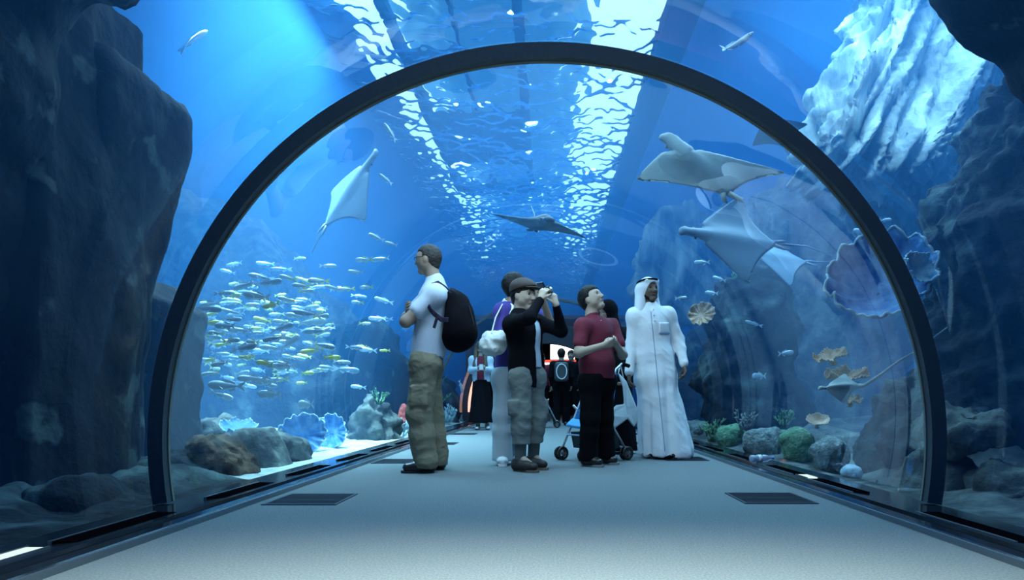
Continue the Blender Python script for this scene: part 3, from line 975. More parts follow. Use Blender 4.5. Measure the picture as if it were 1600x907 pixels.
big_fish(575, 547, 8.6, 0.26, (-0.95, 0.1, 0.1), 'pale fish in front of the dark rock pillar, nearest its top', hgt=.26)
big_fish(541, 578, 8.6, 0.36, (0.98, 0.1, -0.1), 'grey fish at the left edge of the dark rock pillar', SILVER_DARK, hgt=.24)
big_fish(560, 605, 9.2, 0.24, (-0.98, 0.1, 0.1), 'pale fish across the middle of the dark rock pillar', hgt=.24)
big_fish(720, 604, 14.0, 0.30, (0.2, 0.4, -0.9), 'white fish beside the black skirt of the long-haired woman', hgt=.3)
big_fish(1097, 410, 8.0, 0.20, (-0.95, 0.1, 0.0), 'small silver fish right of the robed head, topmost there', hgt=.28)
big_fish(1124, 436, 9.0, 0.20, (-0.9, 0.1, 0.3), 'small silver fish left of the coral topped pillar', hgt=.26)
big_fish(1064, 466, 8.0, 0.16, (0.95, 0.1, 0.1), 'small silver fish beside the headcloth of the robed man', hgt=.26)
big_fish(1112, 458, 8.6, 0.18, (-0.9, 0.1, 0.1), 'small silver fish above the tan pleated coral', hgt=.3)
big_fish(1228, 552, 7.6, 0.20, (0.9, 0.1, 0.1), 'small pale fish at the right edge of the reef pillar', hgt=.3)
big_fish(1186, 588, 8.2, 0.18, (-0.95, 0.1, 0.0), 'round pale fish in front of the reef pillar, low', hgt=.45)
big_fish(1178, 506, 8.4, 0.24, (-0.9, 0.1, 0.3), 'thin pale fish in front of the reef pillar, high', hgt=.18)
big_fish(1350, 365, 7.4, 0.26, (-0.9, 0.1, 0.3), 'blue-grey fish under the ridged cliff near the rib', SILVER_DARK, hgt=.3)
big_fish(1384, 344, 7.0, 0.14, (0.9, 0.1, 0.1), 'tiny fish under the ridged cliff above the plate coral', hgt=.3)

# the school on the left
protos = [school_mesh('school_fish', 0.22, .23, .12, .1, SILVER, FIN), school_mesh('school_fish', 0.19, .25, .12, -.12, SILVER, FINY),
          school_mesh('school_fish', 0.16, .27, .13, .15, YELLOW, FINY), school_mesh('school_fish', 0.26, .21, .12, -.1, SILVER_DARK, FIN)]
rs = random.Random(11)
placed = []
LB = ['silver fish in the dense school behind the left acrylic wall', 'silver fish with yellow fins in the dense school on the left',
      'small yellow fish in the dense school on the left', 'dark blue-grey fish in the dense school on the left']
for s_ in ((568, 406, 7.4), (596, 405, 7.7), (556, 425, 7.4), (572, 449, 7.9), (521, 450, 7.2), (540, 452, 7.6), (450, 434, 6.6), (381, 446, 6.2), (600, 470, 8.6), (590, 498, 8.6)):
    placed.append((P(*s_), 1 if rs.random() < .5 else 0, rs.uniform(-.3, .3), -1))
tries = 0
while len(placed) < 185 and tries < 6000:
    tries += 1
    px = 322 + 280 * rs.random() ** 1.35
    top = 352 + (px - 322) * 0.30
    py = rs.gauss(505, 52)
    Y = rs.uniform(5.6, 9.6)
    if py < top or py > 605 or (px < 345 and py < 470): continue
    if px > 520 and rs.random() < .6: continue
    p = P(px, py, Y)
    if math.hypot(p.x, p.z - TZ) < 2.45 or p.x > -2.3: continue
    if any((p - q[0]).length < 0.16 for q in placed): continue
    k = rs.choices((0, 1, 2, 3), (4, 4, 3, 3))[0]
    placed.append((p, k, rs.uniform(-.22, .22), rs.choice((-1, -1, 1))))
first = {}
for p, k, tl, sg in placed:
    o = bpy.data.objects.new('school_fish', protos[k])
    C.objects.link(o)
    o.location = p
    o.rotation_euler = orient((sg, rs.uniform(-.5, .5), tl), rs.uniform(-.2, .2))
    s_ = rs.uniform(.8, 1.25); o.scale = (s_, s_, s_)
    tag(o, LB[k], 'fish', ('silver school fish', 'yellow-finned school fish', 'yellow school fish', 'dark school fish')[k])

# ================================================================= rays
RAY_TOP = mat('ray_back', (0.06, 0.09, 0.11), rough=0.5, bump=0.004, bscale=30)
RAY_BELLY = mat('ray_belly', (0.30, 0.38, 0.38), rough=0.5, bump=0.004, bscale=12, col2=(0.42, 0.50, 0.49), cscale=3)
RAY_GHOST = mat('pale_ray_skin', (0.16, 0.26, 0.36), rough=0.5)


def ray_fish(c, fwd, side, span, length, label, belly=1, tips=(0.0, 0.0), mt=RAY_TOP, mb_=RAY_BELLY, tail=None, tail_r=0.010, head=1.0, sweep=-0.10, name='ray_fish', thick=1.0):
    """c centre; fwd, side the way the snout and the first wing point; tips lifts each wing tip along the back normal"""
    c = Vector(c); f = Vector(fwd).normalized(); s = Vector(side).normalized()
    n = s.cross(f).normalized() * belly        # towards the back
    W = span / 2
    nu, nv = 26, 16
    mb = MB(); V = []

    def le(u): return (0.42 * (1 - u ** 1.25) + sweep * u) - 0.05 * math.exp(-((u - .16) / .07) ** 2) * head

    def te(u): return -0.50 * (1 - u) ** 0.9 + (sweep - 0.045) * u + 0.10 * math.sin(math.pi * u) * (1 if u > 0 else 0)

    def pt(u, v, side_):
        a = abs(u); sg = 1 if u >= 0 else -1
        L0, T0 = le(a), te(a)
        x = L0 + (T0 - L0) * v
        th = (0.085 * math.exp(-(a / .22) ** 2) + 0.030 * (1 - a)) * thick * span * .8
        pr = (math.sin(math.pi * min(1, v ** .6 * 1.0)) ** .8) if 0 < v < 1 else 0
        lift = (tips[0] if sg > 0 else tips[1]) * span * a ** 1.8
        return c + s * (u * W) + f * (x * length) + n * (lift + side_ * th * pr * (1.0 if side_ > 0 else .55) + 0.002 * side_)
    for side_ in (1, -1):
        o0 = len(mb.v)
        mb.grid(lambda a, b, side_=side_: pt(2 * a - 1, b, side_), nu * 2, nv)
    me = raw_mesh(name, mb.v, mb.f)
    me.materials.append(mt); me.materials.append(mb_)
    half = len(mb.f) // 2
    for i, pl in enumerate(me.polygons):
        pl.material_index = 0 if i < half else 1
    bm = bmesh.new(); bm.from_mesh(me); bmesh.ops.remove_doubles(bm, verts=bm.verts, dist=0.006 * span); bmesh.ops.recalc_face_normals(bm, faces=bm.faces); bm.to_mesh(me); bm.free()
    o = link(name, me)
    # snout
    hc = c + f * (0.40 * length) - n * 0.0
    F = Field([q - .45 * span * .5 for q in hc], [q + .45 * span * .5 for q in hc], span * .009)
    F.cone(hc - f * .16 * length, hc + f * .13 * length, .070 * span * head, .042 * span * head, flat=(n, 1.35), k=.02)
    F.cone(hc + f * .10 * length - s * .035 * span, hc + f * .15 * length + s * .035 * span, .026 * span * head, .026 * span * head, flat=(n, 1.4), k=.03)
    link('snout', F.mesh('snout'), mb_ if head > .8 else mt, o)
    em = MB()
    for sg in (-1, 1):
        q = hc + s * sg * .062 * span * head + n * .012 * span
        em.tube([q - s * sg * .02 * span, q + s * sg * .010 * span], .013 * span, 10)
    em.build('eye', EYE, o, smooth=True)
    # pelvic fins and tail
    pm = MB()
    for sg in (-1, 1):
        q = c - f * .46 * length
        pm.tube([q + s * sg * .02 * span, q + s * sg * .05 * span - f * .10 * length, q + s * sg * .055 * span - f * .16 * length], [.022 * span, .016 * span, .004 * span], 8)
    pm.build('pelvic_fin', mb_, o, smooth=True)
    if tail:
        t = MB(); k = len(tail)
        t.tube([c - f * .44 * length] + [Vector(q) for q in tail], [tail_r * 1.6] + [tail_r * (1 - .8 * i / k) for i in range(k)], 8)
        t.build('tail', mb_ if tail_r < .02 else mt, o, smooth=True)
    return tag(o, label, 'ray')


ray_fish(P(1092, 262, 5.6), (-0.60, 0.20, 0.70), (-1.0, 0.1, -0.02), 1.24, 0.74, 'large eagle ray gliding overhead showing its pale belly', belly=1, tips=(-0.03, -0.02),
         tail=[P(1128, 312, 5.75), P(1140, 300, 6.1), P(1120, 250, 6.3)], sweep=-0.16, name='eagle_ray')
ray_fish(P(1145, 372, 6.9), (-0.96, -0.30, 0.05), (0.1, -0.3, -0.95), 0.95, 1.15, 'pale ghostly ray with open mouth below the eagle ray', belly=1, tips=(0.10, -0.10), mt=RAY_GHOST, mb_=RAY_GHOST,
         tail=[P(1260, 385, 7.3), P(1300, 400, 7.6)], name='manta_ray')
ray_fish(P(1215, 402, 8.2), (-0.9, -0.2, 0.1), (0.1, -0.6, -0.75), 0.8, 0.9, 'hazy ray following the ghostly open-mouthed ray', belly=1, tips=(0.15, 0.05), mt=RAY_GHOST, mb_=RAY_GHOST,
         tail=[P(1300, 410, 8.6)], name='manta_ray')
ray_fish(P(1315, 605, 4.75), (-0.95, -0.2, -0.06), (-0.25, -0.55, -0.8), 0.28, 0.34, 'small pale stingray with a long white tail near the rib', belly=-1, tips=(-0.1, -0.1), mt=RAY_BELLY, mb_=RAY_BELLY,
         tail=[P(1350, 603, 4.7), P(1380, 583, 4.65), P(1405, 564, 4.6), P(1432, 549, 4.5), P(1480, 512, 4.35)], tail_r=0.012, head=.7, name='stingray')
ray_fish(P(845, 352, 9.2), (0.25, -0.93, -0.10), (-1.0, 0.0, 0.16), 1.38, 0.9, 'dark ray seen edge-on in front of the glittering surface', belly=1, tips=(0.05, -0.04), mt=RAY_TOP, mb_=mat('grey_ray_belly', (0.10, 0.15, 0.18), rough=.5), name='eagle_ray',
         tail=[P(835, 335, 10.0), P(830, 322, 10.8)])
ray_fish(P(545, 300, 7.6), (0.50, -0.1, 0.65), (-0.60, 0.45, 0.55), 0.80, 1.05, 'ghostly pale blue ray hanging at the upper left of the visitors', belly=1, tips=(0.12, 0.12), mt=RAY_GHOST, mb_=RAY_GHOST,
         tail=[P(505, 360, 7.8), P(488, 395, 7.9)], name='manta_ray')
ray_fish(P(1212, 205, 7.4), (-0.6, -0.2, 0.7), (-0.9, 0.2, -0.3), 0.62, 0.45, 'dark blue ray half hidden by the rib in front of the cliff', belly=-1, tips=(0.1, 0.1), mt=RAY_TOP, mb_=RAY_GHOST,
         tail=[P(1232, 240, 7.5)], name='eagle_ray')
# ================================================================= people
SKIN_A = mat('skin_fair', (0.30, 0.22, 0.17), rough=0.55, spec=0.35)
SKIN_B = mat('skin_tan', (0.15, 0.10, 0.07), rough=0.55, spec=0.35)
SKIN_C = mat('skin_pale', (0.38, 0.30, 0.24), rough=0.55, spec=0.35)
LIP = mat('lip', (0.30, 0.12, 0.10), rough=0.5)
HAIR = mat('dark_hair', (0.008, 0.007, 0.007), rough=0.6, spec=0.2, bump=0.004, bscale=90)
HAIR_G = mat('cropped_hair', (0.020, 0.019, 0.019), rough=0.7, bump=0.004, bscale=120)
HAIR_B = mat('brown_hair', (0.09, 0.065, 0.045), rough=0.5, bump=0.006, bscale=60)
WHITEEYE = mat('eye_white', (0.6, 0.6, 0.6), rough=0.2)
POLO = mat('pale_polo_cloth', (0.50, 0.58, 0.70), rough=0.85, bump=0.002, bscale=200)
KHAKI = mat('khaki_cloth', (0.20, 0.185, 0.13), rough=0.9, bump=0.004, bscale=24)
BLACKC = mat('black_cloth', (0.005, 0.005, 0.008), rough=0.95, spec=0.08)
BLACKP = mat('black_trousers', (0.004, 0.004, 0.006), rough=0.95, spec=0.08)
GREYC = mat('grey_cargo_cloth', (0.16, 0.19, 0.18), rough=0.9, bump=0.004, bscale=24)
LBLUE = mat('light_blue_cloth', (0.50, 0.62, 0.74), rough=0.85)
PURPLE = mat('violet_blue_cloth', (0.045, 0.030, 0.22), rough=0.85)
WHITEC = mat('white_cloth', (0.80, 0.82, 0.84), rough=0.85, bump=0.002, bscale=120)
PALEC = mat('pale_trousers', (0.46, 0.55, 0.60), rough=0.85)
MAROON = mat('maroon_cloth', (0.13, 0.008, 0.028), rough=0.85)
NAVYP = mat('dark_collar', (0.03, 0.006, 0.02), rough=0.85)
CAPC = mat('brown_cap_cloth', (0.045, 0.035, 0.033), rough=0.9)
SHOE_B = mat('black_shoe_leather', (0.010, 0.010, 0.011), rough=0.35)
SHOE_D = mat('dark_sneaker', (0.022, 0.018, 0.016), rough=0.6)
SHOE_W = mat('white_sneaker', (0.7, 0.75, 0.78), rough=0.5)
METAL = mat('silver_tube', (0.6, 0.66, 0.7), rough=0.3, metal=0.8)


def vn(v): return Vector(v).normalized()


class Body:
    """a figure from its joints: skin as one surface, garments over it"""
    def __init__(s, J, face, up=(0, 0, 1), k=1.0, h=0.007, bodyf=None, hk=None):
        s.J = {a: Vector(b) for a, b in J.items()}
        s.k = k; s.h = h; s.hk = hk or k
        s.f = vn(face); u = Vector(up); s.u = (u - s.f * u.dot(s.f)).normalized(); s.s = s.f.cross(s.u)     # right hand side
        b = Vector(bodyf) if bodyf is not None else Vector((s.f.x, s.f.y, 0)); s.bf = vn((b.x, b.y, 0))
        P_ = list(s.J.values())
        m = 0.22
        s.lo = [min(p[i] for p in P_) - m for i in range(3)]; s.hi = [max(p[i] for p in P_) + m + (0.06 if i == 2 else 0) for i in range(3)]
        s.lo[2] = max(s.lo[2], -0.03)
        J_ = s.J
        s.chest = (J_['shL'] + J_['shR']) / 2 - Vector((0, 0, 0.10 * k))
        s.pel = (J_['hipL'] + J_['hipR']) / 2
        s.waist = s.chest.lerp(s.pel, 0.62)

    def field(s, zlo=None, zhi=None, h=None, pad=0.0):
        lo = list(s.lo); hi = list(s.hi)
        lo = [a - pad for a in lo]; hi = [a + pad for a in hi]
        if zlo is not None: lo[2] = zlo
        if zhi is not None: hi[2] = zhi
        return Field(lo, hi, h or s.h)

    def torso(s, F, c=0.0, belly=0.0, sh=1.0):
        k = s.k; J = s.J; fl = (s.bf, 1.38)
        F.cone(s.chest, s.waist, .150 * k + c, .128 * k + c + belly, flat=fl, k=.05)
        F.cone(s.waist, s.pel, .128 * k + c + belly, .145 * k + c, flat=fl, k=.05)
        F.cone(J['shL'] - Vector((0, 0, .02 * k)), J['shR'] - Vector((0, 0, .02 * k)), .058 * k * sh + c, .058 * k * sh + c, k=.06)
        F.cone(J['neck'], s.chest, .055 * k + c * .8, .10 * k + c, k=.06)

    def arm(s, F, sd, c=0.0, t0=0.0, t1=2.0, cuff=1.0):
        """t 0..1 shoulder to elbow, 1..2 elbow to wrist"""
        J = s.J; k = s.k
        a, b, d = J['sh' + sd], J['el' + sd], J['wr' + sd]
        if t1 <= 1:
            e = a.lerp(b, t1); F.cone(a, e, .056 * k + c, (.050 - .010 * t1) * k + c * cuff, k=.04)
        else:
            F.cone(a, b, .054 * k + c, .041 * k + c, k=.04)
            t = t1 - 1
            F.cone(b, b.lerp(d, t), .041 * k + c, (.041 - .014 * t) * k + c * cuff, k=.03)

    def leg(s, F, sd, c=0.0, t1=2.0, cuff=1.0, c2=None):
        J = s.J; k = s.k; c2 = c if c2 is None else c2
        a, b, d = J['hip' + sd], J['kn' + sd], J['an' + sd]
        F.cone(a, b, .085 * k + c, .058 * k + c2, k=.03)
        t = max(0, t1 - 1)
        m = b.lerp(d, t * .4) + (d - b).cross(Vector((0, 0, 1))).normalized() * 0
        F.cone(b, m, .056 * k + c2, .054 * k + c2, k=.03)
        F.cone(m, b.lerp(d, t), .054 * k + c2, .038 * k + c2 * cuff, k=.03)

    def head(s, F):
        k = s.hk; f, u, r = s.f, s.u, s.s
        c = s.J['head']
        M = Matrix((f, r, u)).transposed()
        q = lambda x, y, z: c + (f * x + r * y + u * z) * k
        F.ell(q(-.008, 0, .022), (.098 * k, .076 * k, .092 * k), M, k=.01)
        F.cone(q(.028, 0, -.015), q(.048, 0, -.088), .066 * k, .034 * k, k=.04)
        F.cone(q(.02, -.045, -.05), q(.02, .045, -.05), .026 * k, .026 * k, k=.04)
        F.cone(q(.068, -.03, .028), q(.068, .03, .028), .017 * k, .017 * k, k=.02)
        for y in (-.033, .033):
            F.ell(q(.094, y, .006), (.018 * k, .017 * k, .012 * k), M, k=.014, op='c')
            F.ell(q(.062, y, -.024), (.028 * k, .022 * k, .022 * k), M, k=.02)
            F.ell(q(-.004, y * 2.36, -.008), (.020 * k, .009 * k, .031 * k), M, k=.006)
        F.cone(q(.086, 0, .012), q(.106, 0, -.026), .009 * k, .013 * k, k=.014)
        F.cone(q(.094, -.010, -.030), q(.094, .010, -.030), .010 * k, .010 * k, k=.008)
        F.cone(q(.078, -.018, -.056), q(.078, .018, -.056), .012 * k, .012 * k, k=.012)
        F.ell(q(.066, 0, -.094), (.022 * k, .024 * k, .018 * k), M, k=.02)
        F.cone(q(-.020, 0, -.05), s.J['neck'] + Vector((0, 0, -.03)), .056 * k, .062 * k, k=.03)

    def hand(s, F, sd, d, pn, curl=35, spread=1.0, thumb=40, side=None):
        """d the way the fingers point, pn the palm's facing"""
        k = s.k; w_ = s.J['wr' + sd]
        d = vn(d); pn = Vector(pn); pn = (pn - d * pn.dot(d)).normalized()
        ac = d.cross(pn) * (1 if sd == 'L' else -1)           # towards the thumb
        if side: ac = ac * side
        kn = w_ + d * .085 * k
        F.cone(w_, w_ + d * .03 * k, .026 * k, .027 * k, flat=(pn, 1.25), k=.015)
        for j, (o, L) in enumerate(((.030, .90), (.010, 1.0), (-.010, .93), (-.029, .74))):
            b = kn + ac * o * k - d * abs(o) * .15
            F.cone(w_ + d * .02 * k + ac * o * .5 * k, b, .014 * k, .0115 * k, k=.012)
            dd = vn(d + ac * o * 2.2 * spread); p = b
            ang = 0
            for i, sl in enumerate((.040, .027, .020)):
                ang += R(curl * (1.0 if i == 0 else 1.15))
                v = dd * math.cos(ang) + pn * math.sin(ang)
                e = p + v * sl * L * k
                F.cone(p, e, (.0098 - .0008 * i) * k, (.0090 - .0010 * i) * k, k=.003)
                p = e
        t0 = w_ + d * .022 * k + ac * .022 * k
        ta = R(thumb)
        v = vn(ac * math.sin(ta) + d * math.cos(ta) + pn * .35)
        t1 = t0 + v * .042 * k
        t2 = t1 + vn(v + d * .5 + pn * .25) * .030 * k
        F.cone(t0, t1, .0145 * k, .0110 * k, k=.010); F.cone(t1, t2, .0108 * k, .0085 * k, k=.004)

    def skin(s, name, m, hands, legs=True):
        F = s.field()
        s.torso(F, -.012)
        s.head(F)
        for sd in 'LR':
            s.arm(F, sd)
            if legs:
                s.leg(F, sd, -.006)
                J = s.J
                F.cone(J['an' + sd], J['toe' + sd] * .75 + J['an' + sd] * .25 - Vector((0, 0, .0)), .036 * s.k, .028 * s.k, k=.03)
            if sd in hands: s.hand(F, sd, **hands[sd])
        o = link(name, F.mesh(name), m)
        s.root = o
        s.face_bits(m)
        return o

    def face_bits(s, m):
        k = s.hk; f, u, r = s.f, s.u, s.s; c = s.J['head']
        q = lambda x, y, z: c + (f * x + r * y + u * z) * k
        for y in (-.033, .033):
            mb = MB(); mb.tube([q(.072, y, .006), q(.0815, y, .006), q(.085, y, .006)], [.013 * k, .010 * k, .004 * k], 12); mb.build('eye', EYE, s.root, True)
            mb = MB(); a = .7 * y
            mb.tube([q(.083, a * .6, .027), q(.087, y, .032), q(.074, y * 1.6, .025)], [.0040 * k, .0050 * k, .003 * k], 8); mb.build('eyebrow', HAIR, s.root, True)
        mb = MB(); mb.tube([q(.080, -.024, -.057), q(.0905, -.008, -.0545), q(.0905, .008, -.0545), q(.080, .024, -.057)], [.003 * k, .0058 * k, .0058 * k, .003 * k], 8)
        mb.build('lips', LIP, s.root, True)

    def garment(s, name, m, fn, fold=0.006, fsc=7, zlo=None, zhi=None, seed=0, st=(1, 1, .6), h=None, warp=None, pad=0.0):
        F = s.field(zlo, zhi, h, pad)
        fn(F)
        me = F.mesh(name)
        if fold and len(me.vertices):
            displace(me, warp or (lambda p: fold * (noise.noise(Vector((p.x * st[0], p.y * st[1], p.z * st[2])) * fsc + Vector((seed, 0, seed))) + .6 * ridged(Vector((p.x * st[0], p.y * st[1], p.z * st[2])), fsc * 1.3, 2, seed))))
        return link(name, me, m, s.root)

    def hair(s, m, name='hair', c=.012, low=-.02, front=.045, sideburn=-.01):
        """close cap of hair: low = how far down the nape, front = hairline"""
        k = s.hk; f, u, r = s.f, s.u, s.s; cc = s.J['head']
        q = lambda x, y, z: cc + (f * x + r * y + u * z) * k
        M = Matrix((f, r, u)).transposed()
        F = Field([a - .17 * k for a in cc], [a + .17 * k for a in cc], 0.005)
        F.ell(q(-.010, 0, .024), (.098 * k + c, .076 * k + c, .094 * k + c), M, k=.01)
        F.cone(q(-.045, 0, .0), q(-.05, 0, -.045), .062 * k, .050 * k, k=.02)
        # open face
        F.box(q(.112, 0, front - .14), (.09 * k, .12 * k, .14 * k), M, rnd=.03 * k, k=.012, op='c')
        F.cut(q(-.02, 0, low - .065), -u + f * 0.35, k=.01)
        for y in (-1, 1):
            F.box(q(.02, y * .105, -.035), (.055 * k, .04 * k, .045 * k), M, rnd=.015 * k, k=.006, op='c')
        me = F.mesh(name)
        displace(me, lambda p: .003 * noise.noise(p * 40) + .0025 * noise.noise(p * 90))
        return link(name, me, m, s.root)

    def shoes(s, m, name='shoe', sole=None, k=1.0, hgt=.075):
        for sd in 'LR':
            J = s.J
            a = J['heel' + sd].copy(); t = J['toe' + sd].copy()
            a.z = t.z = .045 * k
            d = vn(t - a)
            F = Field([min(a[i], t[i]) - .12 for i in range(3)], [max(a[i], t[i]) + .14 for i in range(3)], .006)
            F.cone(a, a.lerp(t, .55), .043 * k, .044 * k, k=.02, flat=((0, 0, 1), .95))
            F.cone(a.lerp(t, .45), t - d * .02, .050 * k, .040 * k, k=.03, flat=((0, 0, 1), 1.2))
            F.cone(a + Vector((0, 0, .01)), J['an' + sd] * .5 + a * .5 + Vector((0, 0, .02)), .043 * k, .045 * k, k=.03)
            F.cut((0, 0, .008), (0, 0, -1)); F.cut((0, 0, hgt + .03), (0, 0, 1))
            o = link(name, F.mesh(name), m, s.root)
            mb = MB()
            sd_ = Vector((-d.y, d.x, 0))
            n = 20; ring = []
            for i in range(n):
                an = 2 * math.pi * i / n
                L = (t - a).length / 2 + .034
                ring.append((a + t) / 2 + d * L * math.cos(an) + sd_ * (.039 + .005 * math.cos(an)) * k * math.copysign(abs(math.sin(an)) ** .7, math.sin(an)))
            V = [(p.x, p.y, .002) for p in ring] + [(p.x, p.y, .020) for p in ring]
            mb.add(V, [tuple(reversed(range(n))), tuple(range(n, 2 * n))] + [(i, (i + 1) % n, n + (i + 1) % n, n + i) for i in range(n)])
            mb.build('sole', sole or SHOE_B, o)


def person_tag(b, label, group=None):
    return tag(b.root, label, 'person', group)


# ---- man with the backpack, arms folded, looking left
Y = 5.05
b = Body(dict(head=P(669, 406, Y), neck=P(680, 441, Y), shL=P(681, 458, Y - .17), shR=P(677, 457, Y + .19),
              elL=P(634, 503, Y - .22), wrL=P(652, 499, Y + .0), elR=P(636, 496, Y + .24), wrR=P(640, 490, Y + .04),
              hipL=P(664, 572, Y - .09), hipR=P(668, 572, Y + .09), knL=P(655, 648, Y - .10), knR=P(675, 646, Y + .10),
              anL=P(665, 722, Y - .10), anR=P(683, 719, Y + .11), heelL=P(672, 730, Y - .10), toeL=P(633, 734, Y - .13),
              heelR=P(688, 727, Y + .11), toeR=P(662, 727, Y + .15)), face=(-1, .22, -.02), k=1.03, bodyf=(-1, .1, 0), h=.0065, hk=.96)
o = b.skin('person', SKIN_A, {'L': dict(d=(.1, 1, .1), pn=(1, 0, 0), curl=22), 'R': dict(d=(-.1, -1, .35), pn=(1, 0, 0.1), curl=22)})
person_tag(b, 'man in pale polo and khaki cargo trousers with folded arms, looking left')
b.hair(HAIR_G, c=.008, low=.0, front=.06)


def shirt(F):
    b.torso(F, .022, belly=.012)
    b.arm(F, 'L', .012, t1=.60, cuff=1.7); b.arm(F, 'R', .012, t1=.60, cuff=1.7)
    F.cone(b.J['neck'] + Vector((0, 0, -.01)), b.J['neck'] + Vector((-.01, 0, .022)), .066, .064, k=.01)
    F.cone(b.waist, b.pel + Vector((0, 0, .02)), .135, .165, flat=(b.bf, 1.22), k=.05)
    F.cut(P(667, 560, 5.05), (.05, 0, -1))


b.garment('polo_shirt', POLO, shirt, fold=.007, fsc=6, seed=2, zlo=.85)


def trousers(F):
    b.leg(F, 'L', .020, cuff=1.6, c2=.038); b.leg(F, 'R', .018, cuff=1.6, c2=.036)
    F.cone(b.J['hipL'] + Vector((0, 0, .02)), b.J['hipR'] + Vector((0, 0, .02)), .122, .122, flat=(b.bf, 1.02), k=.05)
    for sd in 'LR':
        F.cone(b.J['an' + sd] + Vector((0, 0, .12)), b.J['an' + sd] + Vector((.0, 0, .0)), .066, .074, k=.03)
        F.box(b.J['hip' + sd].lerp(b.J['kn' + sd], .62) + Vector((0, -.085 if sd == 'L' else .085, 0)), (.075, .03, .085), rnd=.02, k=.012)
    F.cut((0, 0, .035), (0, 0, -1)); F.cut(P(667, 552, 5.05), (0, 0, 1))


b.garment('cargo_trousers', KHAKI, trousers, fold=.012, fsc=6.5, seed=5, zhi=1.0, st=(1, 1, 1.5))
mb = MB(); mb.tube([P(640, 556, 5.05)] + [b.pel + Vector((math.cos(a) * .128, math.sin(a) * .15, .055)) for a in [i * .52 for i in range(13)]], .012, 6)
b.shoes(SHOE_B, k=1.0)
# spectacles
q = lambda x, y, z: b.J['head'] + (b.f * x + b.s * y + b.u * z) * b.hk
gm = MB()
for y in (-.034, .034):
    gm.tube([q(.098, y + .021 * math.cos(a), .006 + .015 * math.sin(a)) for a in [i * math.pi / 6 for i in range(13)]], .0022, 6)
    gm.tube([q(.098, y * 1.65, .010), q(.05, y * 2.3, .012), q(-.01, y * 2.4, .010)], .0022, 6)
gm.tube([q(.098, -.013, .008), q(.101, 0, .010), q(.098, .013, .008)], .0022, 6)
gm.build('spectacles', SHOE_B, b.root)
bodyA = b

# his backpack
F = Field((-1.0, 4.6, .75), (-.35, 5.5, 1.55), .008)
pc = lambda x, y, o=0: P(x, y, 5.07, o)
F.cone(pc(712, 478), pc(716, 520), .115, .155, flat=((1, 0, 0), 1.0), k=.05)
F.cone(pc(700, 462), pc(712, 490), .06, .12, k=.05)
F.ell(pc(714, 508), (.125, .19, .19), k=.05)
F.box(pc(704, 495), (.07, .17, .20), rnd=.06, k=.05)
F.ell(pc(727, 512), (.07, .13, .12), k=.03)
F.cut(pc(699, 500), (-1, 0, .12))
me = F.mesh('backpack'); displace(me, lambda p: .006 * noise.noise(p * 9))
bag = link('backpack', me, BLACKC)
tag(bag, 'black rounded backpack worn by the man with folded arms', 'backpack')
STRAPM = mat('backpack_strap', (0.018, 0.016, 0.045), rough=.8)


def ribbon(pts, w_, t_, side):
    """a flat band along pts, w_ wide across the direction side, t_ thick"""
    mb = MB(); V = []; pts = [Vector(p) for p in pts]; side = vn(side)
    for i, p in enumerate(pts):
        t = vn(pts[min(i + 1, len(pts) - 1)] - pts[max(i - 1, 0)])
        sd = side - t * side.dot(t); sd = sd.normalized(); n = t.cross(sd)
        V += [p - sd * w_ / 2 - n * t_ / 2, p + sd * w_ / 2 - n * t_ / 2, p + sd * w_ / 2 + n * t_ / 2, p - sd * w_ / 2 + n * t_ / 2]
    F_ = []
    for i in range(len(pts) - 1):
        for k in range(4):
            a = 4 * i + k; c = 4 * i + (k + 1) % 4
            F_.append((a, a + 4, c + 4, c))
    F_ += [(0, 1, 2, 3), tuple(4 * (len(pts) - 1) + k for k in (3, 2, 1, 0))]
    return mb.add(V, F_)


Ys = 5.05
ribbon([P(700, 500, Ys - .20), P(690, 500, Ys - .245), P(680, 492, Ys - .265), P(673, 484, Ys - .26), P(670, 478, Ys - .25)], .035, .012, (0, -.3, 1)).build('shoulder_strap', STRAPM, bag)
ribbon([P(684, 494, Ys - .272), P(681, 503, Ys - .262), P(678, 513, Ys - .252)], .022, .008, (1, 0, 0)).build('strap_end', STRAPM, bag)
ribbon([P(706, 460, Ys - .12), P(697, 449, Ys - .135), P(686, 441, Ys - .12), P(676, 444, Ys - .10)], .04, .012, (0, 1, 0)).build('shoulder_strap', STRAPM, bag)
mb = MB(); mb.tube([P(733, 478, Ys - .06), P(740, 505, Ys - .06), P(738, 530, Ys - .05)], .004, 6); mb.build('zip', STRAPM, bag)

# ---- boy with the brown cap
Y = 5.12
b = Body(dict(head=P(818, 463, Y), neck=P(812, 493, Y), shR=P(801, 505, Y - .12), shL=P(837, 503, Y + .13),
              elR=P(827, 497, Y - .38), wrR=P(844, 469, Y - .28), elL=P(877, 517, Y + .02), wrL=P(869, 477, Y - .12),
              hipR=P(815, 594, Y - .06), hipL=P(833, 594, Y + .07), knR=P(815, 652, Y - .08), knL=P(838, 651, Y + .07),
              anR=P(813, 716, Y - .07), anL=P(833, 713, Y + .10), heelR=P(808, 728, Y - .06), toeR=P(836, 731, Y - .17),
              heelL=P(828, 724, Y + .11), toeL=P(851, 727, Y + .02)), face=(.80, -.58, -.05), k=.90, bodyf=(.72, -.70, 0), h=.006, hk=1.0)
o = b.skin('person', SKIN_C, {'R': dict(d=(.35, .1, .9), pn=(.5, .8, .1), curl=38), 'L': dict(d=(-.25, .0, .9), pn=(-.6, .7, 0), curl=38)})
person_tag(b, 'boy in brown flat cap and black open cardigan raising a camera')
b.hair(HAIR, c=.010, low=.01, front=.03)
q = lambda x, y, z: b.J['head'] + (b.f * x + b.s * y + b.u * z) * b.hk
cc = b.J['head']; M = Matrix((b.f, b.s, b.u)).transposed()
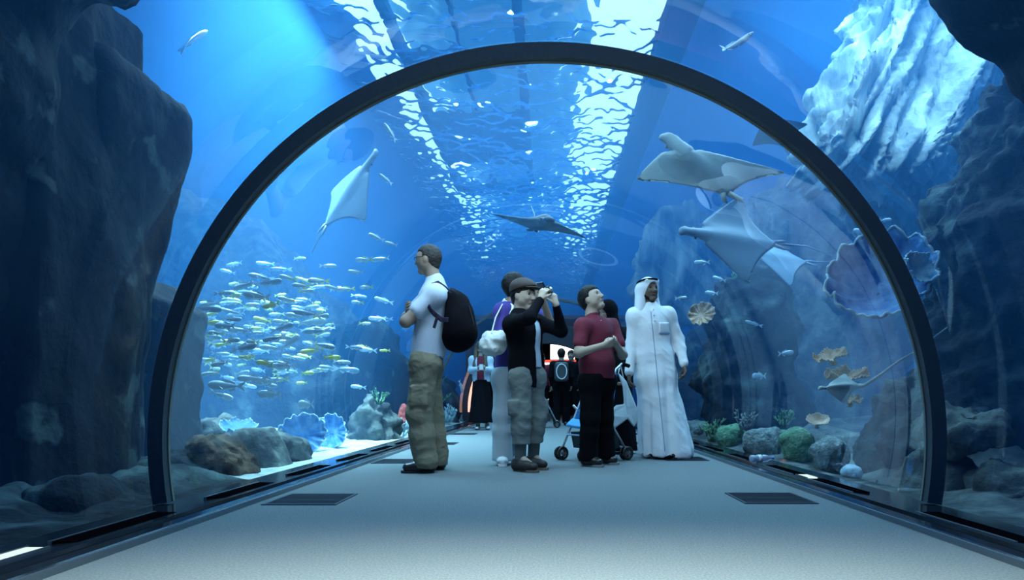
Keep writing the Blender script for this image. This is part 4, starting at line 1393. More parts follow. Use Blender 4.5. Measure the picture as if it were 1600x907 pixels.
F = Field([a - .20 for a in cc], [a + .20 for a in cc], .005)
F.ell(q(-.014, 0, .050), (.110, .094, .098), M, k=.01)
F.ell(q(.0, 0, .078), (.116, .100, .050), M, k=.03)
F.cut(q(0, 0, .042), -b.u + b.f * .25, k=.01)
me = F.mesh('flat_cap'); displace(me, lambda p: .003 * noise.noise(p * 22))
cap = link('flat_cap', me, CAPC, b.root)
F = Field([a - .24 for a in cc], [a + .24 for a in cc], .005)
F.ell(q(.075, 0, .060), (.075, .072, .012), M, k=.01)
link('cap_peak', F.mesh('cap_peak'), CAPC, cap)


def tee(F):
    b.torso(F, .012)
    F.cut(P(825, 575, 5.12), (0, 0, -1))
    F.cut(b.J['neck'] + Vector((0, 0, .015)), (0, 0, 1))


b.garment('shirt', LBLUE, tee, fold=.004, zlo=.7, seed=3)


def cardigan(F):
    b.torso(F, .030, belly=.006)
    for sd in 'LR': b.arm(F, sd, .012, t1=1.93, cuff=.8)
    F.cone(b.waist, b.pel - Vector((0, 0, .05)), .140, .155, flat=(b.bf, 1.3), k=.05)
    # open front, wider towards the hem, on his left half
    r = Vector((b.bf.y, -b.bf.x, 0))       # right hand side
    for t in range(9):
        z0 = b.J['neck'].z - .08 - .075 * t
        c = Vector((b.pel.x, b.pel.y, z0)) + b.bf * .17 - r * (.040 + .004 * t)
        F.box(c, (.055 + .004 * t, .14, .05), Matrix((vn(r), vn(b.bf), Vector((0, 0, 1)))).transposed(), rnd=.01, k=.01, op='c')
    F.cut(P(815, 603, 5.12), (-.15, 0, -1))


b.garment('cardigan', BLACKC, cardigan, fold=.006, fsc=6, zlo=.6, seed=4)


def cargo(F):
    for sd in 'LR':
        b.leg(F, sd, .014, t1=1.72, cuff=1.3, c2=.026)
        F.box(b.J['hip' + sd].lerp(b.J['kn' + sd], .75) + b.bf * .0 + (Vector((-.06, -.05, 0)) if sd == 'R' else Vector((.06, .02, 0))), (.045, .045, .065), rnd=.02, k=.012)
    F.cone(b.J['hipL'] + Vector((0, 0, .03)), b.J['hipR'] + Vector((0, 0, .03)), .110, .110, flat=(b.bf, 1.1), k=.05)
    F.cut(b.J['knR'].lerp(b.J['anR'], .66), (0, 0, -1)); F.cut(P(820, 572, 5.12), (0, 0, 1))


b.garment('cargo_trousers', GREYC, cargo, fold=.008, fsc=8, seed=8, zhi=.95, st=(1, 1, 1.4))


def socks(F):
    for sd in 'LR':
        F.cone(b.J['kn' + sd].lerp(b.J['an' + sd], .45), b.J['an' + sd], .050, .046, k=.02)
    F.cut((0, 0, .04), (0, 0, -1))


b.garment('socks', mat('grey_sock', (.07, .09, .09), rough=.9), socks, fold=.002, zhi=.5)
b.shoes(SHOE_D, 'sneaker', sole=mat('tan_sole', (.16, .13, .09), rough=.7))
bodyB = b
hb = (b.J['wrR'] + b.J['wrL']) / 2
cm = P(857, 455, Y - .12)
fc = vn((.75, .1, .55))
Mc = Matrix((vn(fc.cross((0, 0, 1))), vn(fc.cross(fc.cross((0, 0, 1)))), fc)).transposed()
F = Field([a - .12 for a in cm], [a + .12 for a in cm], .004)
F.box(cm, (.055, .034, .014), Mc, rnd=.008, k=0)
co = link('camera_body', F.mesh('camera_body'), mat('black_plastic', (.015, .015, .017), rough=.35))
co.name = 'compact_camera'
tag(co, 'small dark compact camera held up by the boy in the flat cap', 'camera')
mb = MB(); mb.tube([cm + fc * .010, cm + fc * .030, cm + fc * .034], [.020, .019, .014], 16); mb.build('lens', METAL, co, True)
mb = MB(); mb.box((-.042, -.026, -.0165), (.024, .026, -.0135), Matrix.Translation(cm) @ Mc.to_4x4()); mb.build('screen', mat('dark_screen', (.05, .09, .12), rough=.2), co)  # plain dark blue-grey screen without any glow

# ---- person in violet-blue shirt behind the boy, holding up a phone
Y = 5.55
b = Body(dict(head=P(805, 449, Y), neck=P(799, 476, Y), shR=P(786, 487, Y - .08), shL=P(828, 487, Y + .18),
              elR=P(783, 531, Y - .20), wrR=P(826, 470, Y - .20), elL=P(862, 512, Y + .05), wrL=P(848, 468, Y - .10),
              hipR=P(788, 590, Y - .05), hipL=P(808, 590, Y + .09), knR=P(786, 648, Y - .05), knL=P(808, 648, Y + .09),
              anR=P(785, 712, Y - .03), anL=P(806, 706, Y + .12), heelR=P(785, 718, Y + .0), toeR=P(785, 724, Y - .16),
              heelL=P(806, 714, Y + .15), toeL=P(808, 720, Y + .0)), face=(.75, .62, .22), k=.97, bodyf=(.6, -.6, 0))
o = b.skin('person', SKIN_A, {'R': dict(d=(.7, .1, .6), pn=(.3, .6, .5), curl=30), 'L': dict(d=(-.4, .0, .9), pn=(-.5, .7, 0), curl=30)})
person_tag(b, 'dark haired person in violet-blue shirt and pale trousers behind the capped boy')
b.hair(HAIR, c=.020, low=.0, front=.045)


def vshirt(F):
    b.torso(F, .024, belly=.01)
    for sd in 'LR': b.arm(F, sd, .020, t1=.95, cuff=1.2)
    F.cone(b.waist, b.pel - Vector((0, 0, .03)), .150, .165, flat=(b.bf, 1.3), k=.05)
    F.cut(P(790, 600, 5.55), (.30, 0, -1))
    F.cut(b.J['neck'] + Vector((0, 0, .012)), (0, 0, 1))


b.garment('shirt', PURPLE, vshirt, fold=.008, fsc=6, zlo=.6, seed=6)


def vest(F):
    b.torso(F, .032, belly=.004)
    F.cut(b.waist + Vector((0, 0, .04)), (0, 0, -1))
    for sd, sg in (('L', -1), ('R', 1)):
        r = Vector((b.bf.y, -b.bf.x, 0))
        F.ell(b.J['sh' + sd] + r * sg * .02, (.085, .085, .10), k=.01, op='c')
        F.ell(b.J['sh' + sd] + r * sg * .03 - Vector((0, 0, .06)), (.075, .085, .10), k=.01, op='c')
    F.ell(b.J['neck'] + Vector((0, 0, .03)) + b.bf * .03, (.075, .075, .10), k=.01, op='c')


b.garment('vest', WHITEC, vest, fold=.005, fsc=6, zlo=.9, seed=7)


def ptr(F):
    for sd in 'LR':
        b.leg(F, sd, .014, cuff=1.5, c2=.028)
        F.cone(b.J['an' + sd] + Vector((0, 0, .20)), b.J['an' + sd] - Vector((0, 0, .04)), .072, .088, k=.03)
    F.cone(b.J['hipL'], b.J['hipR'], .125, .125, flat=(b.bf, 1.1), k=.05)
    F.cut((0, 0, .04), (0, 0, -1)); F.cut(P(800, 575, 5.55), (0, 0, 1))


b.garment('trousers', PALEC, ptr, fold=.008, fsc=4, seed=9, zhi=1.0, st=(1.6, 1.6, .4))
b.shoes(SHOE_W, 'sneaker', sole=WHITEC)
cm = P(842, 448, Y - .20)
fc = vn((.5, .5, .5))
Mc = Matrix((vn(fc.cross((0, 0, 1))), vn(fc.cross(fc.cross((0, 0, 1)))), fc)).transposed()
mb = MB(); mb.box((-.065, -.034, -.005), (.065, .034, .005), Matrix.Translation(cm) @ Mc.to_4x4())
ph = mb.build('mobile_phone', MATS['black_plastic']); tag(ph, 'dark phone raised by the person in violet-blue shirt', 'phone')
mb = MB(); mb.box((-.058, -.030, -.0062), (.058, .030, -.0052), Matrix.Translation(cm) @ Mc.to_4x4()); mb.build('screen', MATS['dark_screen'], ph)
# white bag on the arm
F = Field((-.75, 5.0, .75), (-.1, 5.75, 1.4), .008)
F.ell(P(773, 536, 5.30), (.115, .085, .105), k=.03)
F.ell(P(764, 541, 5.30), (.075, .075, .085), k=.04)
F.ell(P(786, 528, 5.26), (.065, .06, .07), k=.04)
me = F.mesh('shoulder_bag'); displace(me, lambda p: .016 * noise.noise(p * 11) + .012 * ridged(p, 14, 2, 2))
sb = link('shoulder_bag', me, mat('white_bag_cloth', (.62, .68, .68), rough=.7, bump=.006, bscale=20))
tag(sb, 'crumpled white bag hanging at the elbow of the violet-blue shirt', 'bag')
ribbon([P(768, 522, 5.24), P(774, 498, 5.32), P(784, 478, 5.40), P(790, 474, 5.50)], .03, .008, (0, 1, 0)).build('shoulder_strap', sb.data.materials[0], sb)

# ---- boy in the maroon polo, looking up
Y = 5.50
b = Body(dict(head=P(924, 468, Y), neck=P(925, 497, Y), shR=P(910, 509, Y - .12), shL=P(953, 507, Y + .13),
              elR=P(904, 552, Y - .20), wrR=P(943, 540, Y - .30), elL=P(973, 555, Y + .02), wrL=P(964, 541, Y - .22),
              hipR=P(924, 600, Y - .06), hipL=P(943, 600, Y + .07), knR=P(922, 655, Y - .08), knL=P(943, 654, Y + .07),
              anR=P(920, 710, Y - .07), anL=P(947, 706, Y + .10), heelR=P(915, 722, Y - .04), toeR=P(938, 727, Y - .15),
              heelL=P(942, 717, Y + .12), toeL=P(962, 721, Y + .05)), face=(.78, -.45, .42), up=(-.3, .1, 1), k=.92, bodyf=(.62, -.78, 0), h=.006, hk=.98)
o = b.skin('person', SKIN_C, {'R': dict(d=(.95, -.1, .30), pn=(0, .75, .6), curl=34), 'L': dict(d=(-.62, -.4, .62), pn=(-.2, -.3, -.9), curl=30)})
person_tag(b, 'boy in maroon polo shirt and black trousers gazing upward with clasped hands')
b.hair(HAIR, c=.013, low=.0, front=.055)


def mshirt(F):
    b.torso(F, .020, belly=.022)
    for sd in 'LR': b.arm(F, sd, .014, t1=.66, cuff=1.6)
    F.cone(b.waist, b.pel - Vector((0, 0, .02)), .146, .150, flat=(b.bf, 1.15), k=.05)
    F.cut(P(930, 592, 5.5), (0, 0, -1)); F.cut(b.J['neck'] + Vector((0, 0, .012)), (0, 0, 1))


b.garment('polo_shirt', MAROON, mshirt, fold=.007, fsc=6, zlo=.6, seed=10)
F = Field([a - .13 for a in b.J['neck']], [a + .13 for a in b.J['neck']], .004)
F.cone(b.J['neck'] - Vector((0, 0, .015)), b.J['neck'] + Vector((0, 0, .022)), .078, .062, k=0)
F.cone(b.J['neck'] - Vector((0, 0, .035)), b.J['neck'] + Vector((0, 0, .042)), .060, .052, k=0, op='c')
F.cut(b.J['neck'] - Vector((0, 0, .012)), (0, 0, -1)); F.cut(b.J['neck'] + Vector((0, 0, .02)), -b.bf * .4 + Vector((0, 0, 1)))
link('collar', F.mesh('collar'), MAROON, b.root)
mb = MB()
for i in range(2):
    p = b.J['neck'] + b.bf * .098 - Vector((0, 0, .035 + .045 * i)); mb = MB(); mb.tube([p, p + b.bf * .016], .006, 8); mb.build('button', WHITEC, b.root)


def mtr(F):
    for sd in 'LR':
        b.leg(F, sd, .016, cuff=1.4, c2=.030)
        F.cone(b.J['an' + sd] + Vector((0, 0, .15)), b.J['an' + sd] - Vector((0, 0, .03)), .068, .078, k=.03)
    F.cone(b.J['hipL'] + Vector((0, 0, .03)), b.J['hipR'] + Vector((0, 0, .03)), .125, .125, flat=(b.bf, 1.1), k=.05)
    F.cut((0, 0, .045), (0, 0, -1)); F.cut(P(930, 585, 5.5), (0, 0, 1))


b.garment('trousers', BLACKP, mtr, fold=.007, fsc=5, seed=11, zhi=1.0)
b.shoes(SHOE_B, k=.95, sole=mat('grey_sole', (.2, .22, .22), rough=.6))

# ---- man in the white robe
Y = 6.2
b = Body(dict(head=P(1013, 455, Y), neck=P(1015, 482, Y), shR=P(992, 493, Y - .02), shL=P(1042, 491, Y + .02),
              elR=P(987, 538, Y - .02), wrR=P(983, 583, Y - .12), elL=P(1060, 531, Y + .03), wrL=P(1069, 570, Y - .08),
              hipR=P(1014, 590, Y), hipL=P(1036, 590, Y), knR=P(1018, 650, Y - .03), knL=P(1044, 650, Y),
              anR=P(1024, 702, Y), anL=P(1052, 702, Y - .08), heelR=P(1022, 710, Y + .08), toeR=P(1022, 714, Y - .10),
              heelL=P(1050, 712, Y - .02), toeL=P(1054, 715, Y - .20)), face=(.42, -.90, .12), k=1.02, bodyf=(.16, -1, 0))
o = b.skin('person', SKIN_B, {'R': dict(d=(-.05, -.25, -1), pn=(1, 0, 0), curl=28), 'L': dict(d=(.05, -.25, -1), pn=(-1, 0, 0), curl=28)})
person_tag(b, 'man in long white robe and white headcloth walking towards the camera')
mb_ = b


def robe(F):
    b.torso(F, .030, belly=.025)
    for sd in 'LR': b.arm(F, sd, .016, t1=1.96, cuff=1.1)
    hem = P(1042, 716, 6.2); hem.z = .06
    F.cone(b.waist, b.pel, .165, .20, flat=(b.bf, 1.2), k=.06)
    F.cone(b.pel, hem, .185, .250, flat=(b.bf, 1.12), k=.05)
    F.cone(b.J['neck'] - Vector((0, 0, .02)), b.J['neck'] + Vector((0, 0, .030)), .070, .062, k=.015)
    F.cut(P(1040, 712, 6.2), (-.06, 0, -1))


def robe_fold(p):
    d = p - b.pel
    a = math.atan2(d.y, d.x)
    t = max(0, min(1, (b.waist.z + .1 - p.z) / 1.0))
    v = .008 * noise.noise(p * 6) + .005 * ridged(Vector((p.x, p.y, p.z * 1.2 + p.x)), 6, 3, 3)
    v += t * (.018 * math.sin(7 * a + 2.0 * noise.noise(p * 1.3)) + .008 * math.sin(13 * a + 1.0))
    return v


b.garment('robe', WHITEC, robe, warp=robe_fold, zlo=.0, pad=.06)
from mathutils.bvhtree import BVHTree
rb = b.root.children[-1].data
tree = BVHTree.FromPolygons([v.co.copy() for v in rb.vertices], [tuple(p.vertices) for p in rb.polygons])


def on_robe(px, py, lift=.002):
    d_ = ray(px, py).normalized()
    hit = tree.ray_cast(Vector((0, 0, H_CAM)), d_)
    return (hit[0] if hit[0] is not None else P(px, py, 6.0)) - d_ * lift


seam = mat('blue_thread', (.15, .25, .42))
pk = MB(); pk.grid(lambda u, v: on_robe(1030 + 16 * u, 521 - 17 * v, .006), 6, 6); po = pk.build('chest_pocket', WHITEC, b.root, True)
pm = po.modifiers.new('t', 'SOLIDIFY'); pm.thickness = .006
pk = MB(); pk.tube([on_robe(1030 + 16 * u / 6, 521.5, .006) for u in range(7)], .006, 6); pk.build('pocket_seam', seam, b.root)
pk = MB(); pk.tube([on_robe(1017 + 22 * (u / 40), 488 + 218 * (u / 40), .000) for u in range(41)], .0035, 6); pk.build('front_seam', seam, b.root)
F = Field([a_ - .14 for a_ in b.J['neck']], [a_ + .14 for a_ in b.J['neck']], .004)
F.cone(b.J['neck'] - Vector((0, 0, .02)), b.J['neck'] + Vector((0, 0, .045)), .074, .068, k=0)
F.cone(b.J['neck'] - Vector((0, 0, .04)), b.J['neck'] + Vector((0, 0, .08)), .060, .058, k=0, op='c')
F.cut(b.J['neck'] + Vector((0, 0, .030)), (0, 0, 1)); F.cut(b.J['neck'] - Vector((0, 0, .03)), (0, 0, -1))
link('stand_collar', F.mesh('stand_collar'), WHITEC, b.root)
for i in range(3):
    p = b.J['neck'] + b.bf * (.085 + .022 * i) - Vector((0, 0, .03 + .055 * i)); mm = MB(); mm.tube([p, p + b.bf * .035], .006, 8); mm.build('button', LBLUE, b.root)
cc = b.J['head']; M = Matrix((b.f, b.s, b.u)).transposed()
q = lambda x, y, z: cc + (b.f * x + b.s * y + b.u * z) * b.hk
F = Field([cc.x - .26, cc.y - .24, cc.z - .42], [cc.x + .26, cc.y + .24, cc.z + .18], .005)
F.ell(q(-.012, 0, .030), (.118, .100, .108), M, k=.01)
F.cone(q(-.03, .055, .0), q(-.02, .098, -.20), .060, .052, k=.05)
F.cone(q(-.03, -.055, .0), q(-.03, -.088, -.17), .060, .052, k=.05)
F.cone(q(-.06, 0, .0), q(-.09, 0, -.25), .085, .085, flat=(b.f, 1.3), k=.05)
F.cone(q(.07, -.055, .078), q(.085, 0, .060), .022, .020, k=.02); F.cone(q(.07, .055, .078), q(.085, 0, .060), .022, .020, k=.02)
F.ell(q(.085, 0, -.035), (.090, .062, .098), M, k=.012, op='c')
F.box(q(.075, 0, -.18), (.07, .055, .12), M, rnd=.03, k=.02, op='c')
me = F.mesh('headcloth'); displace(me, lambda p: .004 * noise.noise(Vector((p.x * 18, p.y * 18, p.z * 5))))
hc = link('headcloth', me, WHITEC, b.root)
am = MB(); am.tube([q(.108 * math.cos(a) - .004, .092 * math.sin(a), .088 + .0 * math.cos(a)) for a in [i * math.pi / 12 for i in range(25)]], .009, 8)
am.build('head_band', BLACKC, hc, True)
bm_ = MB()
F = Field([a - .15 for a in cc], [a + .15 for a in cc], .005)
F.cone(q(.02, -.050, -.055), q(.052, 0, -.104), .030, .022, k=.02); F.cone(q(.02, .050, -.055), q(.052, 0, -.104), .030, .022, k=.02)
F.cone(q(.086, -.016, -.044), q(.086, .016, -.044), .006, .006, k=.01)
link('beard', F.mesh('beard'), HAIR, b.root)
b.shoes(SHOE_B, k=.95)

# ---- woman in black behind the maroon boy
Y = 6.75
b = Body(dict(head=P(949, 487, Y), neck=P(955, 512, Y), shR=P(944, 522, Y - .04), shL=P(980, 524, Y + .04),
              elR=P(945, 560, Y - .1), wrR=P(950, 600, Y - .2), elL=P(983, 566, Y), wrL=P(974, 588, Y - .16),
              hipR=P(956, 590, Y), hipL=P(972, 590, Y), knR=P(957, 650, Y), knL=P(972, 650, Y),
              anR=P(956, 700, Y), anL=P(972, 700, Y), heelR=P(956, 706, Y + .08), toeR=P(956, 708, Y - .08),
              heelL=P(972, 706, Y + .08), toeL=P(972, 708, Y - .08)), face=(-.7, -.5, -.3), k=.90, bodyf=(-.3, -1, 0), h=.009)
o = b.skin('person', SKIN_A, {'L': dict(d=(-.2, -.3, -.9), pn=(-1, 0, 0), curl=40), 'R': dict(d=(-.2, -.3, -.9), pn=(1, 0, 0), curl=40)})
person_tag(b, 'woman in black gown and black headscarf half hidden by the maroon polo boy')


def gown(F):
    b.torso(F, .030)
    for sd in 'LR': b.arm(F, sd, .028, t1=1.9, cuff=1.4)
    hem = b.pel.copy(); hem.z = .05
    F.cone(b.waist, hem, .150, .215, flat=(b.bf, 1.1), k=.05)
    F.cut((0, 0, .035), (0, 0, -1))


b.garment('gown', BLACKC, gown, fold=.012, fsc=4, seed=12, st=(1.6, 1.6, .4), zlo=0)
cc = b.J['head']; M = Matrix((b.f, b.s, b.u)).transposed()
q = lambda x, y, z: cc + (b.f * x + b.s * y + b.u * z) * b.hk
F = Field([cc.x - .24, cc.y - .24, cc.z - .35], [cc.x + .24, cc.y + .24, cc.z + .18], .008)
F.ell(q(-.012, 0, .026), (.112, .095, .105), M, k=.01); F.cone(q(-.02, 0, -.03), b.J['neck'] - Vector((0, 0, .08)), .080, .13, k=.05)
F.ell(q(.090, 0, -.02), (.070, .052, .078), M, k=.01, op='c')
link('headscarf', F.mesh('headscarf'), BLACKC, b.root)
b.shoes(SHOE_B, k=.85)
# pale bag she holds
mb = MB()
prof = [(966, 582), (979, 596), (1001, 652), (991, 668), (981, 655), (958, 672), (950, 650), (963, 634), (976, 632), (974, 606)]
V1 = [P(x, y, 6.42 + .02 * math.sin(i)) for i, (x, y) in enumerate(prof)]
V2 = [P(x, y, 6.42, .08) for x, y in prof]
n = len(prof)
mb.add(V1 + V2, [tuple(range(n)), tuple(range(2 * n - 1, n - 1, -1))] + [(i, n + i, n + (i + 1) % n, (i + 1) % n) for i in range(n)])
pb = mb.build('shopping_bag', mat('pale_plastic_bag', (.55, .62, .66), rough=.4, bump=.01, bscale=14)); tag(pb, 'crumpled pale shopping bag hanging between the maroon boy and the white robe', 'bag')
bvm = pb.modifiers.new('b', 'BEVEL'); bvm.width = .012; bvm.segments = 2
ribbon([P(966, 584, 6.45), P(969, 570, 6.48), P(974, 590, 6.50)], .02, .006, (0, 1, 0)).build('handle', MATS['pale_plastic_bag'], pb)

# ---- long-haired woman in the distance
Y = 12.0
b = Body(dict(head=P(751, 544, Y), neck=P(751, 557, Y), shR=P(739, 562, Y - .02), shL=P(764, 562, Y),
              elR=P(736, 579, Y - .05), wrR=P(749, 577, Y - .30), elL=P(767, 579, Y - .05), wrL=P(756, 577, Y - .30),
              hipR=P(746, 596, Y), hipL=P(758, 596, Y), knR=P(746, 634, Y), knL=P(758, 634, Y),
              anR=P(747, 665, Y), anL=P(761, 665, Y), heelR=P(747, 669, Y + .08), toeR=P(745, 672, Y - .14),
              heelL=P(761, 669, Y + .08), toeL=P(763, 672, Y - .14)), face=(.05, -.95, -.45), k=.98, bodyf=(0, -1, 0), h=.010)
o = b.skin('person', SKIN_C, {'L': dict(d=(-.7, -.5, 0), pn=(0, .3, .8), curl=40), 'R': dict(d=(.7, -.5, 0), pn=(0, .3, .8), curl=40)})
person_tag(b, 'distant long-haired woman in pale jacket and long black skirt looking at her hands')
q = lambda x, y, z: b.J['head'] + (b.f * x + b.s * y + b.u * z) * b.hk
M = Matrix((b.f, b.s, b.u)).transposed(); cc = b.J['head']
F = Field([cc.x - .25, cc.y - .25, cc.z - .50], [cc.x + .25, cc.y + .25, cc.z + .20], .009)
F.ell(q(-.012, 0, .030), (.110, .090, .105), M, k=.01)
for sg in (-1, 1):
    F.cone(cc + Vector((sg * .070, -.02, .02)), cc + Vector((sg * .105, -.10, -.34)), .045, .040, k=.03)
F.cone(cc + Vector((0, .06, 0)), cc + Vector((0, .08, -.32)), .085, .07, k=.04)
F.ell(q(.092, 0, -.03), (.070, .052, .085), M, k=.01, op='c')
link('hair', F.mesh('hair'), HAIR_B, b.root)
b.garment('top', MAROON, lambda F: (b.torso(F, .012), F.cut(P(751, 600, Y), (0, 0, -1)), F.cut(b.J['neck'], (0, 0, 1))), fold=.004, zlo=.6)


def jk(F):
    b.torso(F, .026)
    for sd in 'LR': b.arm(F, sd, .018, t1=1.85)
    F.box(b.waist + Vector((0, -.15, .12)), (.065, .12, .40), rnd=.02, k=.01, op='c')
    F.cut(P(751, 597, Y), (0, 0, -1)); F.cut(b.J['neck'] + Vector((0, 0, .01)), (0, 0, 1))


b.garment('jacket', LBLUE, jk, fold=.008, zlo=.6, seed=2)


def skirt(F):
    hem = b.pel.copy(); hem.z = .16
    F.cone(b.waist - Vector((0, 0, .12)), hem, .150, .235, flat=(b.bf, 1.15), k=.03)
    F.cut((0, 0, .14), (0, 0, -1)); F.cut(P(751, 594, Y), (0, 0, 1))


b.garment('skirt', BLACKC, skirt, fold=.015, fsc=4, st=(1.6, 1.6, .3), zhi=1.1)
b.shoes(SHOE_W, k=.85, sole=SHOE_B)
mb = MB(); p = P(752, 574, Y - .40); mb.box((p.x - .035, p.y - .006, p.z - .05), (p.x + .035, p.y + .006, p.z + .05), None)
tag(mb.build('mobile_phone', SHOE_W), 'white phone in the hands of the distant long-haired woman', 'phone')


# ---- far silhouettes near the end of the tunnel
def far_person(px, Y, H, face, label, top, low, hairm=HAIR, bagm=None, seed=1, skirted=False, hood=False):
    g = Vector((P(px, 625, Y).x, Y, 0)); k = H / 1.75
    f = vn((face[0], face[1], 0)); r = Vector((f.y, -f.x, 0))
    at = lambda fr, rt, z: g + f * fr * k + r * rt * k + Vector((0, 0, z * k))
    b = Body(dict(head=at(.03, 0, 1.63), neck=at(0, 0, 1.47), shR=at(0, .18, 1.40), shL=at(0, -.18, 1.40), elR=at(-.02, .24, 1.12), elL=at(-.02, -.24, 1.12),
                  wrR=at(.12, .22, .92), wrL=at(.12, -.22, .92), hipR=at(0, .09, .92), hipL=at(0, -.09, .92), knR=at(.06, .10, .50), knL=at(-.02, -.10, .50),
                  anR=at(.04, .10, .09), anL=at(-.10, -.10, .09), heelR=at(.0, .10, .04), heelL=at(-.14, -.10, .04), toeR=at(.20, .11, .04), toeL=at(.06, -.11, .04)),
             face=(face[0], face[1], 0), k=k, h=.011, bodyf=(face[0], face[1], 0))
    b.skin('person', SKIN_A, {'L': dict(d=(0, 0, -1), pn=r, curl=25), 'R': dict(d=(0, 0, -1), pn=-r, curl=25)})
    person_tag(b, label)
    b.hair(hairm, c=.018)

    def tp(F):
        b.torso(F, .026)
        for sd in 'LR': b.arm(F, sd, .020, t1=1.9)
        F.cut(b.pel + Vector((0, 0, -.06)), (0, 0, -1)); F.cut(b.J['neck'] + Vector((0, 0, .01)), (0, 0, 1))
    b.garment('jacket', top, tp, fold=.008, seed=seed, zlo=.5)

    def lw(F):
        if skirted:
            F.cone(b.waist, Vector((b.pel.x, b.pel.y, .1)), .15, .22, k=.05); F.cut((0, 0, .08), (0, 0, -1))
        else:
            for sd in 'LR': b.leg(F, sd, .016, cuff=1.4, c2=.028)
            F.cone(b.J['hipL'], b.J['hipR'], .12, .12, k=.05); F.cut((0, 0, .05), (0, 0, -1))
        F.cut(b.pel + Vector((0, 0, .02)), (0, 0, 1))
    b.garment('skirt' if skirted else 'trousers', low, lw, fold=.008, seed=seed + 1, zhi=1.1)
    b.shoes(SHOE_B, k=.9)
    return b


DKC = mat('dark_jacket', (.006, .006, .010), rough=.95, spec=.08)
p8 = far_person(877, 14.0, 1.68, (.1, 1), 'distant visitor in black with a pale-strapped pack, walking away', DKC, BLACKP)
far_person(893, 15.3, 1.74, (-.3, -1), 'dark-clad distant visitor seen just left of the maroon polo', DKC, BLACKP, seed=4)
far_person(846, 15.8, 1.70, (.4, -1), 'distant visitor in maroon top glimpsed beside the light shirt of the capped boy', MAROON, BLACKP, seed=6)
F = Field([p8.chest.x - .3, p8.chest.y - .5, p8.chest.z - .4], [p8.chest.x + .3, p8.chest.y + .1, p8.chest.z + .3], .012)
F.box(p8.chest + Vector((0, -.22, -.08)), (.15, .09, .21), rnd=.07, k=.02)
bp = link('backpack', F.mesh('backpack'), mat('grey_pack', (.05, .06, .07), rough=.8)); tag(bp, 'small grey backpack on the distant visitor walking away', 'backpack')
mm = MB(); mm.tube([p8.chest + Vector((.11 * math.cos(a), -.315, -.08 + .16 * math.sin(a))) for a in [i * math.pi / 10 for i in range(21)]], .012, 6); mm.build('pale_piping', WHITEC, bp)


